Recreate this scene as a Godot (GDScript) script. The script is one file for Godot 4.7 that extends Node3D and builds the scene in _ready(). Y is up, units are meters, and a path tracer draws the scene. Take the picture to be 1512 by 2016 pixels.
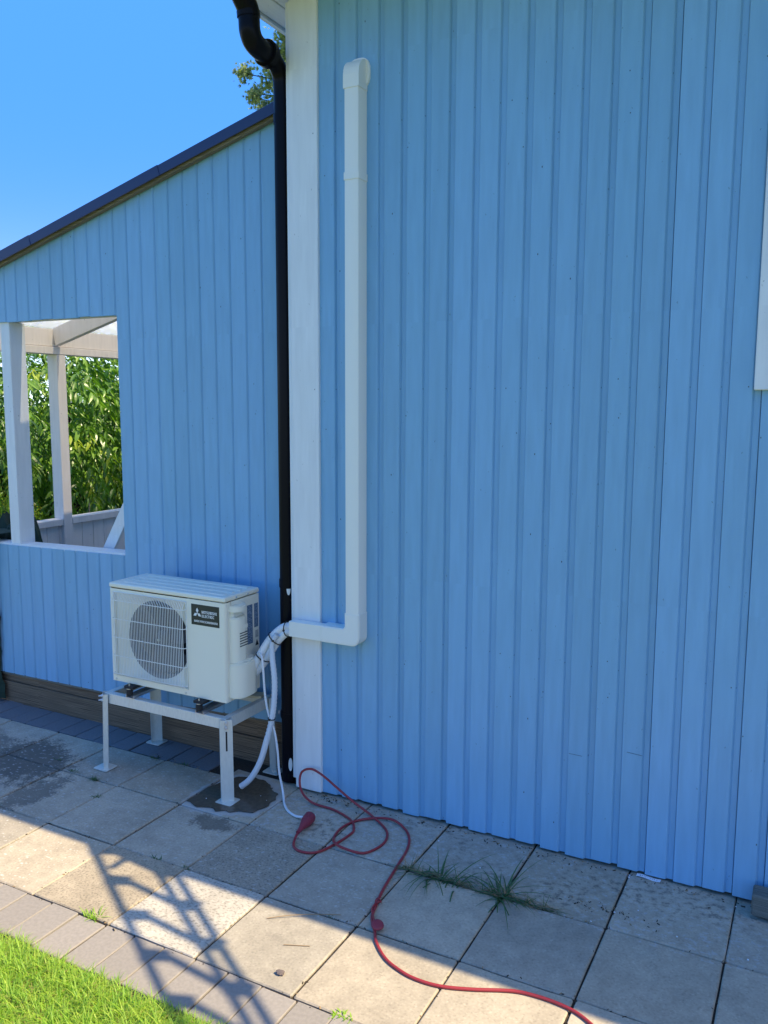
extends Node3D

# ---------------------------------------------------------------- geometry
class Geo:
	var v := PackedVector3Array()
	var n := PackedVector3Array()
	var u := PackedVector2Array()
	var ix := PackedInt32Array()
	func _tri(a: int, b: int, c: int) -> void:
		var face := (v[b] - v[a]).cross(v[c] - v[a])
		if face.dot(n[a] + n[b] + n[c]) > 0.0:
			ix.append_array([a, c, b])
		else:
			ix.append_array([a, b, c])
	func tri(a: Vector3, b: Vector3, c: Vector3, out: Vector3) -> void:
		var nn := (b - a).cross(c - a).normalized()
		if nn.dot(out) < 0.0: nn = -nn
		var k := v.size()
		for p in [a, b, c]:
			v.append(p); n.append(nn); u.append(Vector2(p.x, p.z))
		_tri(k, k + 1, k + 2)
	func quad(a: Vector3, b: Vector3, c: Vector3, d: Vector3, out: Vector3, uv = null) -> void:
		var nn := (c - a).cross(d - b).normalized()
		if nn.dot(out) < 0.0: nn = -nn
		var k := v.size()
		var q := [a, b, c, d]
		for i in 4:
			v.append(q[i]); n.append(nn)
			u.append(uv[i] if uv != null else Vector2(q[i].x, q[i].z))
		_tri(k, k + 1, k + 2); _tri(k, k + 2, k + 3)
	# box with chamfered edges
	func box(mn: Vector3, mx: Vector3, bv := 0.0, xf := Transform3D.IDENTITY) -> void:
		var c := (mn + mx) * 0.5
		var h := (mx - mn) * 0.5
		bv = minf(bv, minf(h.x, minf(h.y, h.z)) * 0.45)
		for ax in 3:
			for s in [-1.0, 1.0]:
				var e := [Vector3.ZERO, Vector3.ZERO, Vector3.ZERO]
				e[0][ax] = s
				e[1][(ax + 1) % 3] = 1.0
				e[2][(ax + 2) % 3] = 1.0
				var o: Vector3 = c + e[0] * h[ax]
				var p: Vector3 = e[1] * (h[(ax + 1) % 3] - bv)
				var q: Vector3 = e[2] * (h[(ax + 2) % 3] - bv)
				quad(xf * (o - p - q), xf * (o + p - q), xf * (o + p + q), xf * (o - p + q), xf.basis * e[0])
		if bv <= 0.0: return
		for ax in 3:
			var b1 := (ax + 1) % 3
			var b2 := (ax + 2) % 3
			for s in [-1.0, 1.0]:
				for t in [-1.0, 1.0]:
					var w := Vector3.ZERO; w[ax] = h[ax] - bv
					var p := c; p[b1] += s * h[b1]; p[b2] += t * (h[b2] - bv)
					var q := c; q[b1] += s * (h[b1] - bv); q[b2] += t * h[b2]
					var out := Vector3.ZERO; out[b1] = s; out[b2] = t
					quad(xf * (p - w), xf * (p + w), xf * (q + w), xf * (q - w), xf.basis * out)
		for sx in [-1.0, 1.0]:
			for sy in [-1.0, 1.0]:
				for sz in [-1.0, 1.0]:
					var s := Vector3(sx, sy, sz)
					var a := c + s * Vector3(h.x, h.y - bv, h.z - bv)
					var b := c + s * Vector3(h.x - bv, h.y, h.z - bv)
					var d := c + s * Vector3(h.x - bv, h.y - bv, h.z)
					tri(xf * a, xf * b, xf * d, xf.basis * s)
	# a bar from a to b, w wide across 'side', t thick
	func bar(a: Vector3, b: Vector3, w: float, t: float, side: Vector3, bv := 0.002) -> void:
		var y := (b - a).normalized()
		var x := (side - y * side.dot(y)).normalized()
		var z := x.cross(y)
		box(Vector3(-w / 2, 0, -t / 2), Vector3(w / 2, a.distance_to(b), t / 2), bv, Transform3D(Basis(x, y, z), a))
	# polygon in (ex, ey), pushed d along ez; sides smooth where the corner is shallow
	func prism(poly: PackedVector2Array, o: Vector3, ex: Vector3, ey: Vector3, ez: Vector3, d: float, caps := true, smooth := 35.0) -> void:
		var m := poly.size()
		var area := 0.0
		for i in m: area += poly[i].cross(poly[(i + 1) % m])
		if area < 0.0:
			var r := poly.duplicate(); r.reverse(); poly = r
		var en: Array = []
		for i in m:
			var t := (poly[(i + 1) % m] - poly[i]).normalized()
			en.append(Vector2(t.y, -t.x))
		var cs := cos(deg_to_rad(smooth))
		for i in m:
			var j := (i + 1) % m
			var ni: Vector2 = en[i]
			var nj: Vector2 = en[i]
			if en[(i - 1 + m) % m].dot(en[i]) > cs: ni = (en[i] + en[(i - 1 + m) % m]).normalized()
			if en[j].dot(en[i]) > cs: nj = (en[i] + en[j]).normalized()
			var k := v.size()
			for w in [[poly[i], ni, 0.0], [poly[j], nj, 0.0], [poly[j], nj, d], [poly[i], ni, d]]:
				v.append(o + ex * w[0].x + ey * w[0].y + ez * w[2])
				n.append((ex * w[1].x + ey * w[1].y).normalized())
				u.append(Vector2(float(i) / m, w[2]))
			_tri(k, k + 1, k + 2); _tri(k, k + 2, k + 3)
		if caps:
			var tr := Geometry2D.triangulate_polygon(poly)
			for s in [0.0, d]:
				var nn := ez * (-1.0 if s == 0.0 else 1.0) * signf(d)
				var k := v.size()
				for p in poly:
					v.append(o + ex * p.x + ey * p.y + ez * s); n.append(nn); u.append(p)
				for t in range(0, tr.size(), 3):
					_tri(k + tr[t], k + tr[t + 1], k + tr[t + 2])
	func tube(pts: Array, r, seg := 10, cap := true) -> void:
		var m := pts.size()
		var t0: Vector3 = (pts[1] - pts[0]).normalized()
		var nx := t0.cross(Vector3.UP if absf(t0.y) < 0.9 else Vector3.RIGHT).normalized()
		var base := v.size()
		for i in m:
			var t: Vector3 = (pts[mini(i + 1, m - 1)] - pts[maxi(i - 1, 0)]).normalized()
			nx = (nx - t * nx.dot(t)).normalized()
			var ny := t.cross(nx)
			var rr: float = r[i] if r is Array else r
			for k in seg:
				var a := TAU * k / seg
				var d := nx * cos(a) + ny * sin(a)
				v.append(pts[i] + d * rr); n.append(d); u.append(Vector2(float(k) / seg, i))
		for i in m - 1:
			for k in seg:
				var a := base + i * seg + k
				var b := base + i * seg + (k + 1) % seg
				_tri(a, b, b + seg); _tri(a, b + seg, a + seg)
		if cap:
			for e in [0, m - 1]:
				var t: Vector3 = (pts[1] - pts[0]).normalized() * -1.0 if e == 0 else (pts[m - 1] - pts[m - 2]).normalized()
				var k0 := v.size()
				v.append(pts[e]); n.append(t); u.append(Vector2.ZERO)
				for k in seg:
					v.append(v[base + e * seg + k]); n.append(t); u.append(Vector2.ZERO)
				for k in seg: _tri(k0, k0 + 1 + k, k0 + 1 + (k + 1) % seg)
	# profile of (radius, height) turned about axis
	func lathe(prof: Array, o: Vector3, axis: Vector3, seg := 24) -> void:
		axis = axis.normalized()
		var x := axis.cross(Vector3.UP if absf(axis.y) < 0.9 else Vector3.RIGHT).normalized()
		var y := axis.cross(x)
		for i in prof.size() - 1:
			var p: Vector2 = prof[i]
			var q: Vector2 = prof[i + 1]
			var t := (q - p).normalized()
			var k := v.size()
			for s in seg + 1:
				var a := TAU * s / seg
				var d := x * cos(a) + y * sin(a)
				var nn := (d * t.y - axis * t.x).normalized()
				v.append(o + d * p.x + axis * p.y); n.append(nn); u.append(Vector2(float(s) / seg, p.y))
				v.append(o + d * q.x + axis * q.y); n.append(nn); u.append(Vector2(float(s) / seg, q.y))
			for s in seg:
				var a := k + s * 2
				_tri(a, a + 2, a + 3); _tri(a, a + 3, a + 1)
	func mesh(m: Material) -> ArrayMesh:
		var a := []
		a.resize(Mesh.ARRAY_MAX)
		a[Mesh.ARRAY_VERTEX] = v; a[Mesh.ARRAY_NORMAL] = n; a[Mesh.ARRAY_TEX_UV] = u; a[Mesh.ARRAY_INDEX] = ix
		var am := ArrayMesh.new()
		am.add_surface_from_arrays(Mesh.PRIMITIVE_TRIANGLES, a)
		am.surface_set_material(0, m)
		return am

var rng := RandomNumberGenerator.new()
var M := {}

func smooth(pts: Array, per := 6) -> Array:
	var out := []
	for i in pts.size() - 1:
		var p0: Vector3 = pts[maxi(i - 1, 0)]
		var p1: Vector3 = pts[i]
		var p2: Vector3 = pts[i + 1]
		var p3: Vector3 = pts[mini(i + 2, pts.size() - 1)]
		for k in per:
			out.append(p1.cubic_interpolate(p2, p0, p3, float(k) / per))
	out.append(pts[pts.size() - 1])
	return out

func rounded(x0: float, y0: float, x1: float, y1: float, r: float, k := 5) -> PackedVector2Array:
	var p := PackedVector2Array()
	for c in [[x1 - r, y0 + r, -90.0], [x1 - r, y1 - r, 0.0], [x0 + r, y1 - r, 90.0], [x0 + r, y0 + r, 180.0]]:
		for i in k + 1:
			var a := deg_to_rad(c[2] + 90.0 * i / k)
			p.append(Vector2(c[0] + r * cos(a), c[1] + r * sin(a)))
	return p

# ---------------------------------------------------------------- nodes
var taken := {}
func numbered(s: String) -> String:
	if not taken.has(s):
		taken[s] = 0
		return s
	taken[s] += 1
	return "%s_%03d" % [s, taken[s]]

func thing(called: String, label: String, category: String, at := Vector3.ZERO, group := "") -> Node3D:
	var o := Node3D.new()
	o.name = numbered(called)
	add_child(o)
	o.position = at
	o.set_meta("label", label); o.set_meta("category", category)
	if group != "": o.set_meta("group", group)
	return o

func setting(called: String) -> Node3D:
	var o := Node3D.new()
	o.name = called
	add_child(o)
	o.set_meta("kind", "structure")
	return o

func part(parent: Node, called: String, g, m: Material, at := Vector3.ZERO) -> MeshInstance3D:
	var o := MeshInstance3D.new()
	o.name = called
	if g is Geo: o.mesh = g.mesh(m)
	else:
		o.mesh = g
		o.material_override = m
	parent.add_child(o, true)
	o.position = at
	return o

func boxpart(parent: Node, called: String, mn: Vector3, mx: Vector3, m: Material, bv := 0.003) -> MeshInstance3D:
	var g := Geo.new()
	g.box(mn, mx, bv)
	return part(parent, called, g, m)

# ---------------------------------------------------------------- materials
func lin(r: float, g: float, b: float) -> Color:
	return Color(r, g, b).linear_to_srgb()

func flat_mat(c: Color, rough := 0.6, metal := 0.0) -> StandardMaterial3D:
	var m := StandardMaterial3D.new()
	m.albedo_color = c
	m.roughness = rough
	m.metallic = metal
	return m

func noise(seed_: int, freq: float, oct := 3, type := FastNoiseLite.TYPE_SIMPLEX_SMOOTH) -> FastNoiseLite:
	var f := FastNoiseLite.new()
	f.seed = seed_
	f.frequency = freq
	f.noise_type = type
	f.fractal_octaves = oct
	return f

func tex(img: Image, normal := false, strength := 1.0) -> ImageTexture:
	if normal: img.bump_map_to_normal_map(strength)
	img.generate_mipmaps()
	return ImageTexture.create_from_image(img)

# seamless grey picture lo..hi, stretched (streaks) by squeezing the noise in one direction
func streaks(seed_: int, w: int, h: int, fx: float, fy: float, lo: float, hi: float, fine := 0.0) -> Image:
	var f := noise(seed_, 1.0, 4)
	var g := noise(seed_ + 9, 1.0, 2)
	var img := Image.create_empty(w, h, false, Image.FORMAT_RGB8)
	for y in h:
		var ay := TAU * y / h
		for x in w:
			var ax := TAU * x / w
			var s := f.get_noise_3d(cos(ax) * fx, sin(ax) * fx + 7.0, ay * fy) * (1.0 - absf(y * 2.0 / h - 1.0)) + f.get_noise_3d(cos(ax) * fx + 31.0, sin(ax) * fx, (ay + PI) * fy + 50.0) * absf(y * 2.0 / h - 1.0)
			s = clampf(s * 0.9 + 0.5 + fine * g.get_noise_2d(x * 0.7, y * 0.7), 0.0, 1.0)
			var q := lerpf(lo, hi, s)
			img.set_pixel(x, y, Color(q, q, q))
	return img

func paint_mat(c: Color, t: Texture2D, nt: Texture2D, rough: float, ns := 0.5) -> StandardMaterial3D:
	var m := flat_mat(c, rough)
	m.albedo_texture = t
	m.uv1_triplanar = true
	m.uv1_world_triplanar = true
	m.uv1_scale = Vector3(1.1, 0.9, 1.1)
	if nt:
		m.normal_enabled = true
		m.normal_texture = nt
		m.normal_scale = ns
	return m

func make_materials() -> void:
	rng.seed = 11
	# paint over sawn wood: long faint streaks, small scuffs, nail specks
	var img := streaks(3, 512, 512, 4.0, 0.5, 0.95, 1.0, 0.05)
	for i in 46:
		var x := rng.randi_range(2, 506)
		var y := rng.randi_range(2, 506)
		var d := rng.randf_range(0.55, 0.85)
		for k in rng.randi_range(1, 3):
			img.set_pixel(x + rng.randi_range(0, 1), y + k, Color(d, d, d))
	for i in 9:
		img.fill_rect(Rect2i(rng.randi_range(2, 506), rng.randi_range(2, 506), 2, rng.randi_range(2, 3)), Color(0.38, 0.38, 0.38))
	var pt := tex(img)
	var pn := tex(streaks(5, 512, 512, 26.0, 0.9, 0.4, 0.6, 0.2), true, 1.6)
	for i in 4:
		var k: float = [1.0, 0.95, 1.04, 0.98][i]
		var gshift: float = [0.0, 0.004, -0.004, 0.006][i]
		M["blue%d" % i] = paint_mat(lin(0.21 * k, (0.425 + gshift) * k, 0.62 * k), pt, pn, 0.42, 0.45)
	M.white = paint_mat(lin(0.76, 0.77, 0.76), pt, pn, 0.45, 0.35)
	M.cream = paint_mat(lin(0.80, 0.74, 0.68), pt, pn, 0.5, 0.4)
	M.plastic = flat_mat(lin(0.78, 0.77, 0.70), 0.38)
	M.casing = flat_mat(lin(0.80, 0.76, 0.62), 0.34)
	var orange := noise(40, 0.5, 2).get_seamless_image(256, 256)
	M.casing.normal_enabled = true
	M.casing.normal_texture = tex(orange, true, 0.8)
	M.casing.normal_scale = 0.15
	M.casing.uv1_triplanar = true
	M.casing.uv1_scale = Vector3(12, 12, 12)
	M.steel = flat_mat(lin(0.68, 0.69, 0.63), 0.36, 0.2)
	var sp := streaks(17, 256, 256, 3.0, 0.9, 0.94, 1.0, 0.3)
	M.steel.albedo_texture = tex(sp); M.steel.uv1_triplanar = true; M.steel.uv1_scale = Vector3(5, 5, 5)
	M.zinc = flat_mat(lin(0.55, 0.57, 0.6), 0.3, 0.85)
	M.black = flat_mat(lin(0.006, 0.006, 0.009), 0.28)
	M.black.metallic_specular = 0.22
	M.rubber = flat_mat(lin(0.012, 0.012, 0.013), 0.7)
	M.dark = flat_mat(lin(0.010, 0.010, 0.010), 0.9)
	M.fan = flat_mat(lin(0.028, 0.028, 0.03), 0.45)
	M.wire = flat_mat(lin(0.80, 0.81, 0.77), 0.4)
	M.navy = flat_mat(lin(0.018, 0.028, 0.085), 0.3)
	M.plate = flat_mat(lin(0.018, 0.026, 0.026), 0.4)
	M.print_white = flat_mat(lin(0.78, 0.78, 0.74), 0.5)
	M.foam = flat_mat(lin(0.74, 0.75, 0.75), 0.65)
	M.hose = flat_mat(lin(0.58, 0.61, 0.64), 0.5)
	M.cable_white = flat_mat(lin(0.70, 0.71, 0.72), 0.5)
	M.red = flat_mat(lin(0.29, 0.026, 0.030), 0.42)
	M.red_plug = flat_mat(lin(0.24, 0.028, 0.045), 0.5)
	M.paper = flat_mat(lin(0.75, 0.77, 0.8), 0.6)
	M.tan = flat_mat(lin(0.52, 0.44, 0.28), 0.8)
	# bare timber
	var wi := streaks(23, 512, 512, 22.0, 0.35, 0.45, 1.0, 0.25)
	wi.rotate_90(CLOCKWISE)
	var wt := tex(wi)
	M.beam = flat_mat(lin(0.33, 0.215, 0.125), 0.85)
	M.beam.albedo_texture = wt; M.beam.uv1_triplanar = true; M.beam.uv1_world_triplanar = true; M.beam.uv1_scale = Vector3(1.2, 2.2, 1.2)
	M.raw = M.beam.duplicate(); M.raw.albedo_color = lin(0.34, 0.30, 0.22)
	M.grey_wood = M.beam.duplicate(); M.grey_wood.albedo_color = lin(0.26, 0.27, 0.23); M.grey_wood.uv1_scale = Vector3(2, 7, 2)
	M.deck = M.beam.duplicate(); M.deck.albedo_color = lin(0.62, 0.54, 0.45)  # brightened to throw warm light up inside the porch
	# translucent roof sheet
	M.sheet = flat_mat(lin(0.93, 0.94, 0.94), 0.4)
	M.sheet.backlight_enabled = true
	M.sheet.backlight = lin(0.98, 0.98, 0.98)
	M.sheet.transparency = BaseMaterial3D.TRANSPARENCY_ALPHA
	M.sheet.albedo_color.a = 0.55
	M.glass = flat_mat(lin(0.5, 0.55, 0.6), 0.03)
	M.glass.transparency = BaseMaterial3D.TRANSPARENCY_ALPHA
	M.glass.albedo_color.a = 0.25
	M.cloth = flat_mat(lin(0.010, 0.030, 0.016), 0.8)
	M.soil = flat_mat(lin(0.085, 0.058, 0.036), 1.0)
	var si := noise(51, 0.06, 4).get_seamless_image(512, 512)
	for y in 512:
		for x in 512:
			var q := 0.35 + 0.65 * si.get_pixel(x, y).r
			si.set_pixel(x, y, Color(q, q, q))
	M.soil.albedo_texture = tex(si); M.soil.uv1_triplanar = true; M.soil.uv1_world_triplanar = true; M.soil.uv1_scale = Vector3(3, 3, 3)
	M.turf = M.soil.duplicate(); M.turf.albedo_color = lin(0.30, 0.41, 0.10); M.turf.uv1_scale = Vector3(0.7, 0.7, 0.7)
	for i in 3:
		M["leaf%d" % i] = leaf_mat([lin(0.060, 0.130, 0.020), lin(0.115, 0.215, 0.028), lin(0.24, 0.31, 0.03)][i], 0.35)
	M.conifer = leaf_mat(lin(0.24, 0.27, 0.13), 0.7)
	M.conifer_dark = leaf_mat(lin(0.09, 0.13, 0.07), 0.7)
	M.blade = leaf_mat(lin(0.22, 0.36, 0.03), 0.55)
	M.blade_dry = leaf_mat(lin(0.30, 0.27, 0.09), 0.7)
	M.blade_dark = leaf_mat(lin(0.040, 0.085, 0.025), 0.5)
	M.straw = flat_mat(lin(0.30, 0.20, 0.10), 0.9)
	M.bark = flat_mat(lin(0.06, 0.045, 0.035), 0.95)
	M.bark.albedo_texture = wt
	make_paving_materials()

func leaf_mat(c: Color, rough: float) -> StandardMaterial3D:
	var m := flat_mat(c, rough)
	m.backlight_enabled = true
	m.backlight = Color(minf(c.r * 1.25, 1), minf(c.g * 1.3, 1), c.b * 0.7)
	m.cull_mode = BaseMaterial3D.CULL_DISABLED
	return m

# ---------------------------------------------------------------- paving
const TX := 0.4
const TZ := 0.4176
const PX0 := -2.4
const PXS := 8.0
const PZ0 := -0.7
const PZS := 2.0
var wet := PackedVector2Array([Vector2(0.815, -0.03), Vector2(0.808, -0.13), Vector2(0.81, -0.22), Vector2(0.835, -0.31), Vector2(0.87, -0.365), Vector2(0.93, -0.395), Vector2(0.985, -0.39), Vector2(1.04, -0.372), Vector2(1.10, -0.335), Vector2(1.15, -0.29), Vector2(1.178, -0.24), Vector2(1.182, -0.18), Vector2(1.16, -0.13), Vector2(1.15, -0.085), Vector2(1.10, -0.075), Vector2(1.07, -0.05), Vector2(1.03, -0.052), Vector2(1.0, -0.02), Vector2(0.95, -0.03), Vector2(0.91, -0.012), Vector2(0.86, -0.02)])

func blob(x: float, z: float, cx: float, cz: float, rx: float, rz: float, turn: float, wob: float) -> float:
	var d := Vector2(x - cx, z - cz).rotated(-turn) / Vector2(rx, rz)
	return smoothstep(1.15, 0.75, d.length() + wob)

func make_paving_materials() -> void:
	var W := 2048
	var H := 512
	var img := Image.create_empty(W, H, false, Image.FORMAT_RGB8)
	var coarse := noise(61, 2.2, 3)
	var mid := noise(62, 11.0, 3)
	var fine := noise(63, 70.0, 2)
	var pit := noise(64, 85.0, 2)
	var smear := noise(65, 20.0, 4)
	var tile := {}
	rng.seed = 77
	for y in H:
		var z := PZ0 + PZS * (y + 0.5) / H
		for x in W:
			var wx := PX0 + PXS * (x + 0.5) / W
			var ti := int(floor(wx / TX)) + 100 * (int(floor(z / TZ)) + 10)
			if not tile.has(ti):
				tile[ti] = [rng.randf_range(0.88, 1.08), rng.randf_range(-0.01, 0.01), rng.randf()]
				if ti == 3 + 100 * 11: tile[ti] = [1.2, 0.0, 2.0]      # the pale weathered slab
				if ti == 2 + 100 * 11: tile[ti] = [0.86, 0.012, 1.4]     # the brownish one beside it
				if ti == 3 + 100 * 10: tile[ti] = [0.80, 0.0, 1.2]
			var tl: Array = tile[ti]
			var c := coarse.get_noise_2d(wx, z)
			var m := mid.get_noise_2d(wx, z)
			var f := fine.get_noise_2d(wx, z)
			var k: float = tl[0] * (1.0 + 0.18 * c + 0.15 * m + 0.13 * f)
			var col := Vector3(0.385 + tl[1], 0.33, 0.25 - tl[1]) * k
			if tl[2] >= 2.0: col = Vector3(0.36, 0.325, 0.27) * k
			# pits of the aggregate
			var p := pit.get_noise_2d(wx * (0.55 if tl[2] >= 2.0 else 1.0), z * 1.2)
			if p > (0.33 if tl[2] > 1.0 else 0.5): col *= (0.62 if tl[2] > 1.0 else 0.78)
			elif p < -0.5: col *= 1.18
			# dark algae patches on the slabs in front of the porch
			var wob := 0.35 * m + 0.25 * c + 0.3 * f
			var al := maxf(blob(wx, z, -0.22, 0.0, 0.30, 0.20, 0.5, wob), 0.75 * blob(wx, z, 0.09, 0.25, 0.10, 0.22, 0.1, wob * 1.4))
			al = maxf(al, 0.7 * blob(wx, z, -0.7, -0.05, 0.3, 0.14, 0.2, wob))
			col = col.lerp(Vector3(0.075, 0.072, 0.062), al * 0.85)
			# black specks of dirt under the boarded wall
			var band := smoothstep(0.02, -0.08, z - 0.02 * c) * smoothstep(1.2, 1.45, wx) * smoothstep(-0.55, -0.3, z + 0.16)
			if wx > 1.2 and z < 0.03:
				var s := smear.get_noise_2d(wx * 1.1, z * 1.4) + 0.55 * f + 0.3 * c
				col = col.lerp(Vector3(0.045, 0.042, 0.04), smoothstep(0.2, 0.6, s) * 0.55 * smoothstep(-0.15, 0.35, c) * clampf(band + 0.15, 0, 1))
				col = col.lerp(Vector3(0.46, 0.45, 0.44), smoothstep(0.30, 0.5, -s) * 0.5)
			# lime and paint smears
			var q := smear.get_noise_2d(wx * 1.3 + 40.0, z * 2.6 + 8.0)
			if z < 0.45 and z > -0.35 and wx < 2.0: col = col.lerp(Vector3(0.50, 0.49, 0.46), smoothstep(0.36, 0.5, q) * 0.6)
			if wx < 0.75 and z > 0.42: col = col.lerp(Vector3(0.62, 0.6, 0.55), smoothstep(0.46, 0.52, q) * 0.8)
			# paler ring along the edge of the puddle
			if wx > 0.7 and wx < 1.3 and z > -0.45 and z < 0.05:
				var pos := Vector2(wx, z)
				var dm := 9.0
				for i in wet.size():
					dm = minf(dm, Geometry2D.get_closest_point_to_segment(pos, wet[i], wet[(i + 1) % wet.size()]).distance_to(pos))
				var ring := smoothstep(0.045 + 0.02 * m, 0.02 + 0.02 * m, dm)
				col = col.lerp(Vector3(0.45, 0.45, 0.44), ring * 0.55)
			# damp mark below the hose
			col = col.lerp(col * 0.45, blob(wx, z, 1.05, 0.075, 0.11, 0.06, 0.0, wob))
			var sc := Color(clampf(col.x, 0, 1), clampf(col.y, 0, 1), clampf(col.z, 0, 1)).linear_to_srgb()
			img.set_pixel(x, y, sc)
	M.slab = flat_mat(Color.WHITE, 0.88)
	M.slab.albedo_texture = tex(img)
	M.slab.normal_enabled = true
	M.slab.detail_enabled = false
	var bump := noise(71, 0.35, 3).get_seamless_image(512, 512)
	var bn := tex(bump, true, 2.0)
	M.slab.normal_enabled = false
	# border stones
	for i in 3:
		var st := flat_mat(lin([0.305, 0.288, 0.32][i], [0.272, 0.257, 0.285][i], [0.24, 0.227, 0.252][i]), 0.9)
		var gi := noise(80 + i, 0.09, 4).get_seamless_image(256, 256)
		for y in 256:
			for x in 256:
				var q2 := 0.90 + 0.1 * gi.get_pixel(x, y).r
				gi.set_pixel(x, y, Color(q2, q2, q2))
		st.albedo_texture = tex(gi)
		st.uv1_triplanar = true; st.uv1_world_triplanar = true; st.uv1_scale = Vector3(2.5, 2.5, 2.5)
		st.normal_enabled = true; st.normal_texture = bn; st.normal_scale = 0.5
		M["stone%d" % i] = st
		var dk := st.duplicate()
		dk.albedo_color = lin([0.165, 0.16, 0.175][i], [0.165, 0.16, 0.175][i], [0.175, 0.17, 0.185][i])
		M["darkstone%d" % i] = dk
	M.water = flat_mat(lin(0.115, 0.088, 0.060), 0.22)
	var wi := noise(91, 0.05, 4).get_seamless_image(256, 256)
	for y in 256:
		for x in 256:
			var q3 := 0.8 + 0.2 * wi.get_pixel(x, y).r
			wi.set_pixel(x, y, Color(q3, q3, q3))
	M.water.albedo_texture = tex(wi)
	M.water.uv1_triplanar = true; M.water.uv1_world_triplanar = true; M.water.uv1_scale = Vector3(3, 3, 3)

func slab_geo(x0: float, z0: float, x1: float, z1: float) -> Geo:
	# slightly worn slab: eight points round the top, rounded rim, UV from the place in the yard
	var g := Geo.new()
	var rim: Array = []
	var top: Array = []
	var cs := [Vector2(x0, z0), Vector2(x1, z0), Vector2(x1, z1), Vector2(x0, z1)]
	for i in 4:
		var a: Vector2 = cs[i]
		var b: Vector2 = cs[(i + 1) % 4]
		for k in 6:
			var t: float = [0.012, 0.2, 0.4, 0.6, 0.8, 0.988][k]
			var p := a.lerp(b, t)
			var inw := ((x0 + x1) * 0.5)
			var cdir := (Vector2(inw, (z0 + z1) * 0.5) - p).normalized()
			p += cdir * rng.randf_range(0.0, 0.002)
			rim.append(p)
			top.append(p + cdir * rng.randf_range(0.003, 0.006))
	var h := rng.randf_range(-0.0015, 0.0015)
	var uv := func(p: Vector2) -> Vector2: return Vector2((p.x - PX0) / PXS, (p.y - PZ0) / PZS)
	var n := rim.size()
	var k0 := g.v.size()
	for p in top:
		g.v.append(Vector3(p.x, h, p.y)); g.n.append(Vector3.UP); g.u.append(uv.call(p))
	var tr := Geometry2D.triangulate_polygon(PackedVector2Array(top))
	for t in range(0, tr.size(), 3): g._tri(k0 + tr[t], k0 + tr[t + 1], k0 + tr[t + 2])
	var c := Vector2((x0 + x1) * 0.5, (z0 + z1) * 0.5)
	for i in n:
		var j := (i + 1) % n
		var o: Vector2 = (rim[i] - c).normalized()
		var out := Vector3(o.x, 0.6, o.y)
		g.quad(Vector3(top[i].x, h, top[i].y), Vector3(top[j].x, h, top[j].y), Vector3(rim[j].x, h - 0.004, rim[j].y), Vector3(rim[i].x, h - 0.004, rim[i].y), out, [uv.call(top[i]), uv.call(top[j]), uv.call(rim[j]), uv.call(rim[i])])
		g.quad(Vector3(rim[i].x, h - 0.004, rim[i].y), Vector3(rim[j].x, h - 0.004, rim[j].y), Vector3(rim[j].x, -0.04, rim[j].y), Vector3(rim[i].x, -0.04, rim[i].y), Vector3(o.x, 0, o.y), [uv.call(rim[i]), uv.call(rim[j]), uv.call(rim[j]), uv.call(rim[i])])
	return g

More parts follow.
